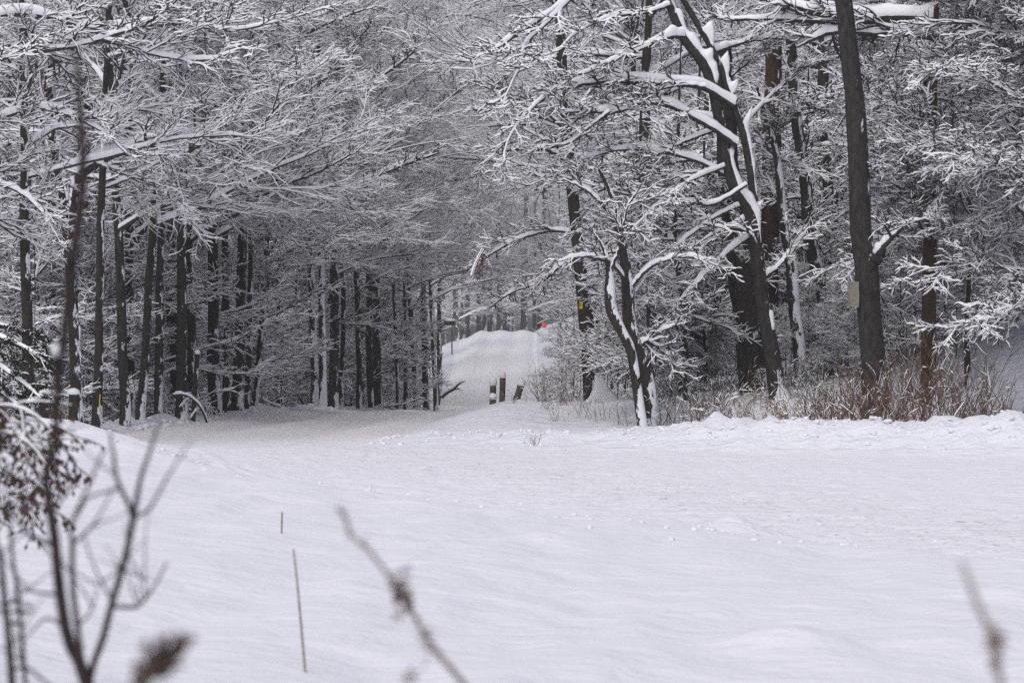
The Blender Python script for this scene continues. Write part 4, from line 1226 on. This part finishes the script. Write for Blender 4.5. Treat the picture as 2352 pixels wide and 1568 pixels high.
def arched():
    rg = np.random.default_rng(14); a = Acc(rg); Y = 56; b = W(478, 985, Y)
    for px, w_ in (([(478, 985), (470, 955), (458, 932), (440, 914), (420, 905), (398, 906)], [6, 5, 3]), ([(440, 914), (425, 920), (412, 935)], [3, 2]), ([(462, 938), (448, 945), (438, 960)], [3, 2])):
        P, R = trace(px, Y, Y - .4, 14, w_); a.snowy(P - b, R, 6, barefrac=0, k=1.2)
    o = a.build('arched_sapling', [M['twig'], M['snow']]); o.location = b
    tag(o, 'thin sapling bent into a snowy arch at the foot of the left trunks', 'sapling')


arched()
dead_spray([(1112, 572), (1102, 590), (1093, 612), (1086, 634)], 47.5, 'snow backed tuft of withered brown leaves hanging left of the road opening trees', 'leafbrown', 1)
dead_spray([(96, 165), (97, 195), (103, 220), (110, 236)], 44.5, 'snow capped tuft of withered leaves hanging in the upper left corner', 'leafbrown', 2)


# ------------------------------------------------------------------ shrubs and weeds
def shrub(name, x, y, n, h, spread, mat, lab, group, seed, snowf=.35, r=.006, nt=3, cat='shrub', leanx=0):
    rg = np.random.default_rng(seed); z = float(height(x, y))
    a = Acc(rg)
    st = np.stack([rg.normal(0, spread * .35, n), rg.normal(0, spread * .35, n), np.full(n, -.12)], -1)
    az = rg.uniform(0, 6.28, n); e = rg.normal(1.22, .22, n)
    d = np.stack([np.cos(az) * np.cos(e) + leanx, np.sin(az) * np.cos(e), np.sin(e)], -1)
    P = grow(rg, st, d, h * rg.uniform(.55, 1.15, n), 7, .09, .0)
    R = taper(r * rg.uniform(.7, 1.3, n), 7, r * .45)
    a.round(P, R, 5, 0)
    tP, tR = kids(rg, P, R, nt, .3, 1, .55, .2, .34, 4, .65, r * .4, .14, .06, 1.2, .12, .6)
    m = rg.random(len(tP)) < snowf
    if m.any(): a.snowy(tP[m], tR[m], 4, barefrac=.1, k=.9)
    a.round(tP[~m], tR[~m], 4, 0)
    uP, uR = kids(rg, tP, tR, 2, .3, 1, .6, .25, .5, 3, .7, r * .35, .15, .05, 1.2, .08, .3)
    m = rg.random(len(uP)) < snowf
    if m.any(): a.snowy(uP[m], uR[m], 4, barefrac=.1, k=.8)
    a.round(uP[~m], uR[~m], 4, 0)
    o = a.build(name, [M[mat], M['snow']]); o.location = (x, y, z)
    tag(o, lab, cat, group)
    return o


RED = [(1978, 45.0, 1.15), (2006, 44.3, 1.1), (2034, 45.3, 1.25), (1990, 45.6, 1.2), (2040, 44.6, 1.35), (2090, 46, 1.5), (2125, 44.5, 1.7), (2160, 45.2, 1.75), (2200, 44.4, 1.55), (2245, 46.2, 1.2), (2305, 45.2, .7), (1950, 46.4, 1.1), (1890, 46, .9), (2240, 47.5, 1.1)]
for i, (u, Y, h) in enumerate(RED):
    shrub('red_stemmed_shrub', wx(u, Y), Y, 20, h, .95, 'redstem', 'one of the reddish brown bare shrubs rising behind the right snow bank', 'reddish shrubs behind the snow bank', 500 + i, .2, .0065, 3)
for i, (u, Y, sc_) in enumerate(((1300, 66, .5), (1318, 63, .6), (1290, 74, .42), (1334, 70, .8), (1395, 62, .7), (1420, 60, .6))):
    root = empty('mound_sapling', (wx(u, Y), Y, float(height(wx(u, Y), Y))), 'one of the low snowy saplings clustered around the foot of the signed tree', 'sapling', 'saplings around the signed tree')
    t = link('stem', TRUNKS[0], root); t.scale = (.1, .1, .17); t.color = (.18, 0, 0, 1)
    c = link('crown', CROWN_S[i % 3], root); c.rotation_euler = (0, 0, i * 1.3); c.scale = (sc_,) * 3
BRUSH = [(1252, 57.5, .8), (1268, 56.5, .75), (1290, 58, .85), (1322, 57, .7), (1300, 54, .55)]
for i, (u, Y, h) in enumerate(BRUSH):
    shrub('bare_shrub', wx(u, Y), Y, 16, h, .45, 'weedgrey', 'one of the bare grey shrubs on the mound between the posts and the signed tree', 'bare shrubs on the mound', 540 + i, .45, .005, 3, leanx=-.06)
rgB = np.random.default_rng(31)
for i in range(25):
    u = 1510 + i * 28 + rgB.uniform(-12, 12); Y = rgB.uniform(47.2, 53.5)
    if abs(u - 2000) < 40: Y = 50.5
    shrub('wood_edge_bush', wx(u, Y), Y, 9, rgB.uniform(.5, 1.0), .8, 'twig', 'one of the low dark twiggy bushes dusted with snow along the right wood edge', 'low bushes along the right wood edge', 620 + i, .55, .006, 4)
STK = [(1250, 51.5, .45), (1330, 50, .5), (1390, 49.5, .6), (1430, 48.5, .5), (1280, 49.5, .35), (1540, 48, .6), (1500, 48, .5), (1180, 57, .35)]
for i, (u, Y, h) in enumerate(STK):
    shrub('dry_stalk_clump', wx(u, Y), Y, 7, h, .32, 'weedgrey', 'one of the sparse dry stalk clumps poking through the snow below the signed tree', 'dry stalk clumps below the signed tree', 560 + i, .2, .0038, 2, 'weed')


def weeds():
    rg = np.random.default_rng(8); a = Acc(rg)
    n = 380
    u = np.concatenate([rg.uniform(1590, 1960, 260), rg.uniform(1960, 2300, 120)])
    Y = rg.uniform(44.0, 52, n)
    x = (u - 1176) / F * Y
    st = np.stack([x, Y, height(x, Y) - .06], -1)
    az = rg.uniform(0, 6.28, n); e = rg.normal(1.1, .3, n)
    d = np.stack([np.cos(az) * np.cos(e), np.sin(az) * np.cos(e), np.sin(e)], -1)
    P = grow(rg, st, d, rg.uniform(.2, .75, n), 6, .14, -.06)
    R = taper(np.full(n, .0042), 6, .0025)
    a.round(P, R, 4, 0)
    tP, tR = kids(rg, P, R, 6, .45, 1, .6, .3, .28, 3, .8, .002, .2, 0, 1.3, .05, .25)
    m = rg.random(len(tP)) < .55
    a.snowy(tP[m], tR[m], 4, barefrac=0, k=.9)
    a.round(tP[~m], tR[~m] * 1.3, 4, 0)
    # seed heads
    tips = tP[:, -1]; k = rg.random(len(tips)) < .6; tips = tips[k]
    q = len(tips); c = rg.normal(size=(q, 3)); c = nrm(c); s = nrm(np.cross(c, rg.normal(size=(q, 3)))); L = rg.uniform(.008, .022, q)[:, None]
    a.quads(np.stack([tips - c * L, tips + s * L * .6, tips + c * L, tips - s * L * .6], 1), 0)
    o = a.build('dry_weeds', [M['weed'], M['snow']]); tag(o, 'tan tangle of dry frosted weeds behind the right snow bank', 'weeds', kind='stuff')


weeds()
sp = shrub('sprig', wx(1228, 44), 43.8, 3, .2, .06, 'weedgrey', 'tiny dark sprig poking out of the snow bank below the mound', None, 590, .1, .005, 3, 'weed')


# ------------------------------------------------------------------ near plants, out of focus
def near_tube(acc, px, Y0, Y1, w, K=14, ring=8):
    P, R = trace(px, Y0, Y1, K, w)
    acc.round(P - acc.b, R, ring, 0, .03)
    return P - acc.b, R


def sapling():
    rg = np.random.default_rng(3); a = Acc(rg)
    b = W(262, 2290, 4.0); b[2] = float(height(b[0], 4.0)) - .05; a.b = b
    root = empty('bare_sapling', tuple(b), 'dark bare sapling in the near left corner, its forked stems blurred', 'sapling')
    near_tube(a, [(265, 2300), (235, 1850), (199, 1568), (156, 1467), (134, 1328), (124, 1220), (105, 1102), (121, 1037), (129, 995), (129, 887), (126, 800)], 4, 4, [36, 34, 28, 25, 22, 20, 17, 14], 26)
    near_tube(a, [(127, 960), (140, 830), (149, 762), (163, 623), (177, 536), (184, 484), (191, 382), (184, 250), (174, 120)], 3.9, 3.6, [18, 22, 25, 25, 20, 10], 20)
    near_tube(a, [(262, 2200), (225, 1800), (205, 1600), (212, 1532), (236, 1467), (258, 1381), (285, 1290), (306, 1193)], 4, 4.05, [24, 20, 18, 17, 16, 16], 20)
    near_tube(a, [(306, 1193), (295, 1156), (269, 1102), (261, 1048), (252, 990)], 4.05, 4.1, [14, 11, 9, 6])
    near_tube(a, [(306, 1193), (322, 1102), (344, 1037), (366, 965)], 4.05, 4.05, [14, 11, 9, 5])
    near_tube(a, [(306, 1190), (344, 1166), (387, 1091), (440, 1010)], 4.05, 3.7, [9, 8, 6, 3])
    near_tube(a, [(225, 1800), (200, 1600), (183, 1478), (167, 1344), (166, 1236), (162, 1210), (204, 1113), (240, 1030)], 4, 3.9, [17, 15, 14, 11, 9, 5], 18)
    for px, w in (([(124, 1252), (92, 1240), (64, 1225), (40, 1190), (10, 1160)], [12, 9, 6]),
                  ([(132, 1365), (90, 1360), (43, 1349)], [9, 7, 4]),
                  ([(263, 1392), (300, 1394), (322, 1387), (355, 1344), (384, 1290)], [10, 8, 4]),
                  ([(262, 1385), (230, 1330), (205, 1270), (190, 1220)], [7, 5, 3]),
                  ([(269, 1122), (240, 1130), (204, 1142), (180, 1180)], [8, 6, 4]),
                  ([(165, 1250), (200, 1220), (230, 1180), (262, 1120)], [8, 6, 3]),
                  ([(150, 1440), (110, 1420), (80, 1440), (50, 1480)], [8, 6, 3]),
                  ([(176, 1440), (210, 1400), (225, 1340)], [7, 5, 3]),
                  ([(118, 1180), (150, 1130), (160, 1080)], [8, 6, 3]),
                  ([(290, 1270), (310, 1300), (330, 1330), (350, 1320)], [5, 4, 2])):
        near_tube(a, px, 4, 4 + rg.normal(0, .25), w)
    near_tube(a, [(60, 2300), (40, 1800), (27, 1568), (20, 1467), (8, 1350), (0, 1280), (-20, 1200)], 4.1, 4.1, [22, 20, 17, 14, 10], 14)
    near_tube(a, [(70, 2300), (66, 1700), (55, 1532), (43, 1371), (30, 1290), (24, 1210), (20, 1120)], 4.3, 4.3, [12, 11, 9, 6], 14)
    near_tube(a, [(20, 1540), (60, 1532), (110, 1570), (160, 1610)], 4.1, 4.1, [8, 7, 5])
    near_tube(a, [(-30, 1380), (10, 1388), (40, 1380), (80, 1392)], 4.6, 4.6, [5, 5, 3])
    near_tube(a, [(-20, 1400), (20, 1405), (50, 1402), (82, 1406)], 4.6, 4.6, [6, 5, 3])
    st = a.V[:]
    for i in range(26):
        V = st[rg.integers(len(st))]; c = V[rg.integers(len(V) // 3, len(V))]
        d = nrm(np.array([[rg.normal(), rg.normal() * .6, abs(rg.normal()) * .8 + .3]]))
        P = grow(rg, c[None], d, np.array([rg.uniform(.04, .13)]), 6, .14, .04)
        a.round(P, np.linspace(.0016, .0006, 6)[None], 5, 0)
    a.build('stems', [M['sapling']], root)
    for (u, v, Y, r) in ((127, 803, 3.9, .006), (129, 905, 3.9, .004)):
        s = blob('snow_clump', r, M['white'], root, int(v), 2, .6, (.8, .8, 1.5)); s.location = W(u, v, Y) - b
    # buds along the little twig
    k = Acc(rg)
    for (u, v) in ((12, 1386), (30, 1383), (48, 1384), (66, 1390), (10, 1404), (38, 1402), (58, 1406), (40, 1432), (30, 1430)):
        c = W(u, v, 4.6) - b
        P = np.array([[c + [-.005, 0, 0], c, c + [.006, 0, .001]]]); k.round(P, np.array([[.0006, .0038, .0006]]), 6, 0)
    k.build('buds', [M['sapling']], root)


sapling()


def weed_stem(name, lab, px, Y0, Y1, w, tufts, seed, mat='weedgrey', along=None):
    rg = np.random.default_rng(seed); a = Acc(rg)
    b = W(px[0][0], px[0][1], Y0); b[2] = float(height(b[0], Y0)) - .03; a.b = b
    root = empty(name, tuple(b), lab, 'weed')
    P, R = near_tube(a, px, Y0, Y1, w, 24)
    a.build('stem', [M[mat]], root)
    t = main = Acc(rg); apart = []
    for (u, v, n, r) in tufts:
        c = W(u, v, (Y0 + Y1) / 2) - b
        t = main
        if np.linalg.norm(P[0] - c, axis=1).min() > .008:
            t = Acc(rg); apart.append(t)
        d = nrm(rg.normal(size=(n, 3)) + (0 if along is None else np.array(along))); s = nrm(np.cross(d, rg.normal(size=(n, 3))))
        st = c + d * rg.uniform(0, r, n)[:, None] * np.array([.8, .8, 1.3]); L = rg.uniform(.4, .9, n)[:, None] * r
        t.quads(np.stack([st, st + d * L * .5 + s * L * .35, st + d * L, st + d * L * .5 - s * L * .35], 1), 0)
        f = np.argmin(np.linalg.norm(P[0] - c, axis=1))
        if np.linalg.norm(P[0][f] - c) > .004:
            t.round(np.stack([P[0][min(f + 1, 23)], (P[0][f] + c) / 2, c])[None], np.array([[.001, .0008, .0006]]), 5, 0)
    main.build('seed_head', [M[mat]], root, False)
    for t in apart: t.build('bud', [M[mat]], root, False)


weed_stem('seeding_weed', 'leaning dry weed with small seed clusters in the near centre', [(1330, 2300), (1200, 1850), (1110, 1640), (1064, 1568), (1046, 1547), (1003, 1495), (978, 1462), (957, 1422), (926, 1373), (905, 1340), (877, 1300), (838, 1254), (804, 1226), (795, 1193), (776, 1165)], 3.3, 3.3,
          [15, 14, 13, 12, 11, 9, 8, 6], [(926, 1372, 90, .012), (920, 1350, 40, .010), (905, 1338, 30, .008), (929, 1309, 26, .006), (911, 1416, 18, .007), (942, 1556, 40, .008), (978, 1462, 40, .008), (984, 1480, 20, .007), (838, 1252, 20, .006), (804, 1226, 20, .006), (795, 1193, 20, .006), (957, 1422, 20, .006), (1003, 1495, 20, .006), (780, 1170, 16, .006)], 5)
weed_stem('seeding_weed', 'pale dry stalk badly blurred in the bottom right corner', [(2350, 2700), (2318, 1900), (2300, 1600), (2292, 1528), (2284, 1470), (2272, 1440), (2252, 1403), (2231, 1349), (2210, 1291)], 2.4, 2.4,
          [22, 20, 17, 15, 15, 15, 12], [(2284, 1466, 90, .009), (2292, 1526, 40, .007), (2279, 1447, 24, .007)], 6, 'weedpale')
weed_stem('grass_plume', 'soft brown feathery grass plume blurred in the bottom left', [(240, 2700), (270, 1800), (300, 1600), (340, 1540), (400, 1490), (456, 1464)], 2.3, 2.3,
          [14, 12, 10, 8, 5], [(305, 1580, 60, .014), (325, 1558, 70, .016), (350, 1534, 80, .015), (378, 1510, 70, .012), (402, 1490, 40, .009), (428, 1476, 24, .006)], 7, 'weeddark', along=(2.2, 0, 1.6))


def stick(px, Y, w, lab):
    rg = np.random.default_rng(1); a = Acc(rg)
    b = W(px[0][0], px[0][1], Y); a.b = b
    near_tube(a, px, Y, Y, w, 10)
    o = a.build('dry_stick', [M['weedpale']]); o.location = b; tag(o, lab, 'stick', 'sticks poking out of the verge')


def snow_y(u, v):
    for Y in np.arange(4, 40, .05):
        p = W(u, v, Y)
        if p[2] < float(height(p[0], p[1])): return Y
    return 12


Ys = snow_y(702, 1545)
stick([(703, 1575), (701, 1540), (692, 1440), (683, 1340), (674, 1260)], Ys, [7, 6, 4.5], 'long straight dry stick standing in the near snow')
Ys = snow_y(648, 1225)
stick([(647, 1240), (647, 1210), (648, 1175)], Ys, [5, 4], 'short dry stick standing in the snow above the long one')


def leafy(name, lab, u, v, Y, boughs, leaf, seed, nleaf, size, needles=False, cat='shrub'):
    rg = np.random.default_rng(seed); a = Acc(rg)
    b = W(u, v, Y); b[2] = min(b[2], float(height(b[0], Y)))
    root = empty(name, tuple(b), lab, cat)
    Ps = []
    for px, Y0, Y1, w in boughs:
        P, R = trace(px, Y0, Y1, 12, w); P = P - b
        a.snowy(P, R, 6, barefrac=0, k=.9 if needles else .3)
        bP, bR = kids(rg, P, R, 12, .1, 1, .7, .2, .3, 5, .5, .0025, .12, -.10, .6, .12, .9)
        a.snowy(bP, bR, 4, barefrac=.3 if needles else .85, k=.9 if needles else .25)
        tP, tR = kids(rg, bP, bR, 5, .1, 1, .7, .2, .45, 4, .6, .002, .12, -.06, .6, .06, .5)
        a.snowy(tP, tR, 4, barefrac=.35 if needles else .85, k=.8 if needles else .3)
        Ps.append(bP.reshape(-1, 5, 3)); Ps.append(resample4(tP))
    a.build('branches', [M['twig'], M['snow']], root)
    allP = np.concatenate(Ps)
    l = Acc(rg)
    i = rg.integers(0, len(allP), nleaf); t = rg.random(nleaf) * 3.99; k = np.floor(t).astype(int); f = (t - k)[:, None]
    st = allP[i, k] * (1 - f) + allP[i, k + 1] * f
    T = nrm(allP[i, k + 1] - allP[i, k])
    if needles:
        d = nrm(rg.normal(size=(nleaf, 3)) * .6 + T * .5 + np.array([0, 0, -.3])); L = rg.uniform(.6, 1.2, nleaf)[:, None] * size; wd = .16
    else:
        d = nrm(rg.normal(size=(nleaf, 3)) * .5 + np.array([0, 0, -1.0]) + T * .3); L = rg.uniform(.5, 1.2, nleaf)[:, None] * size; wd = .28
    s = nrm(np.cross(d, rg.normal(size=(nleaf, 3))))
    l.quads(np.stack([st, st + d * L * .5 + s * L * wd, st + d * L, st + d * L * .5 - s * L * wd], 1), 0)
    l.build('needles' if needles else 'leaves', [M[leaf]], root, False)
    return root


def resample4(tP):
    n = len(tP); out = np.empty((n, 5, 3)); tt = np.linspace(0, 2.999, 5); i = np.floor(tt).astype(int); f = (tt - i)[:, None]
    for j in range(5): out[:, j] = tP[:, i[j]] * (1 - f[j]) + tP[:, i[j] + 1] * f[j]
    return out


leafy('withered_shrub', 'shrub with withered brown leaves drooping in from the left frame edge', -140, 1600, 9,
      [([(-160, 1150), (-80, 1000), (0, 990), (70, 1020), (120, 1090)], 9, 8.6, [8, 5, 2]),
       ([(-160, 1180), (-80, 1060), (-10, 1060), (50, 1100), (95, 1170)], 9, 8.6, [7, 5, 2]),
       ([(-160, 1120), (-80, 960), (10, 930), (90, 960), (140, 1020)], 9, 8.7, [7, 5, 2]),
       ([(-160, 1250), (-80, 1120), (0, 1130), (60, 1170)], 9, 8.5, [7, 5, 2]),
       ([(-160, 1100), (-90, 960), (-20, 940), (60, 985), (130, 1060)], 9.2, 9, [7, 5, 2])], 'leafbrown', 21, 1000, .026)
leafy('evergreen_bough_tree', 'evergreen with drooping snow dusted boughs at the left frame edge', -180, 1050, 34,
      [([(-180, 700), (-90, 740), (-10, 770), (60, 800), (115, 840)], 34, 33, [14, 9, 4]),
       ([(-180, 740), (-90, 800), (-20, 830), (40, 870), (95, 915)], 34, 33, [13, 8, 4]),
       ([(-180, 790), (-100, 850), (-30, 880), (40, 930), (80, 980)], 34, 33, [12, 8, 4]),
       ([(-180, 670), (-90, 720), (0, 745), (70, 770), (110, 800)], 34.5, 34, [12, 8, 4]),
       ([(-180, 830), (-100, 900), (-40, 930), (20, 970)], 34, 33, [10, 7, 4])], 'needle', 22, 9000, .06, True, 'evergreen')

# ------------------------------------------------------------------ air
if True:
    hz = bevel_box('haze', (780, 640, 62), None, None, .01)
    hz.data.materials.clear()
    m = bpy.data.materials.new('winter air'); m.use_nodes = True; n_ = m.node_tree
    n_.nodes.remove(n_.nodes['Principled BSDF'])
    pv = n_.nodes.new('ShaderNodeVolumePrincipled'); pv.inputs['Density'].default_value = .0010; pv.inputs['Color'].default_value = (.93, .94, 1, 1)
    pv.inputs['Anisotropy'].default_value = .2
    n_.links.new(pv.outputs[0], n_.nodes['Material Output'].inputs['Volume'])
    hz.data.materials.append(m); hz.location = (0, 230, 17)
    tag(hz, 'thin pale winter air between the trees', 'haze', kind='stuff')

# ------------------------------------------------------------------ light, sky, camera
w = bpy.data.worlds.new('World'); SC.world = w; w.use_nodes = True
nt = w.node_tree; bg = nt.nodes['Background']
sky = nt.nodes.new('ShaderNodeTexSky'); sky.sky_type = 'NISHITA'; sky.sun_disc = False
SUN_EL, SUN_AZ = rad(55), rad(205)
sky.sun_elevation = SUN_EL; sky.sun_rotation = SUN_AZ
sky.air_density = 1.0; sky.dust_density = 4.0; sky.ozone_density = 1.0
hs_ = nt.nodes.new('ShaderNodeHueSaturation'); hs_.inputs['Saturation'].default_value = .42; hs_.inputs['Hue'].default_value = .525
nt.links.new(sky.outputs[0], hs_.inputs['Color']); nt.links.new(hs_.outputs[0], bg.inputs['Color'])
bg.inputs['Strength'].default_value = .15
sun = bpy.data.lights.new('sun', 'SUN'); sun.energy = .6; sun.angle = rad(70); sun.color = (1, .965, .93)
so = bpy.data.objects.new('sun', sun); COL.objects.link(so)
dirv = Vector((math.sin(SUN_AZ) * math.cos(SUN_EL), math.cos(SUN_AZ) * math.cos(SUN_EL), math.sin(SUN_EL)))
so.rotation_euler = dirv.to_track_quat('Z', 'Y').to_euler()

cam = bpy.data.cameras.new('camera'); co = bpy.data.objects.new('camera', cam); COL.objects.link(co)
cam.sensor_width = 22.2; cam.lens = 22.2 * F / 2352
cam.clip_end = 5000; cam.clip_start = .05
co.location = (0, 0, CZ); co.rotation_euler = (rad(90), 0, 0)
cam.dof.use_dof = True; cam.dof.focus_distance = 55; cam.dof.aperture_fstop = (cam.lens / 1000) / .014
SC.camera = co

SC.view_settings.view_transform = 'Standard'; SC.view_settings.look = 'None'
SC.view_settings.gamma = 1; SC.view_settings.exposure = -0.02
SC.render.engine = 'CYCLES'
SC.cycles.use_denoising = False
SC.cycles.use_adaptive_sampling = False; SC.cycles.use_light_tree = False
SC.cycles.max_bounces = 8; SC.cycles.diffuse_bounces = 7; SC.cycles.glossy_bounces = 1
SC.cycles.transmission_bounces = 0; SC.cycles.transparent_max_bounces = 2
SC.cycles.caustics_reflective = False; SC.cycles.caustics_refractive = False
SC.render.use_persistent_data = False
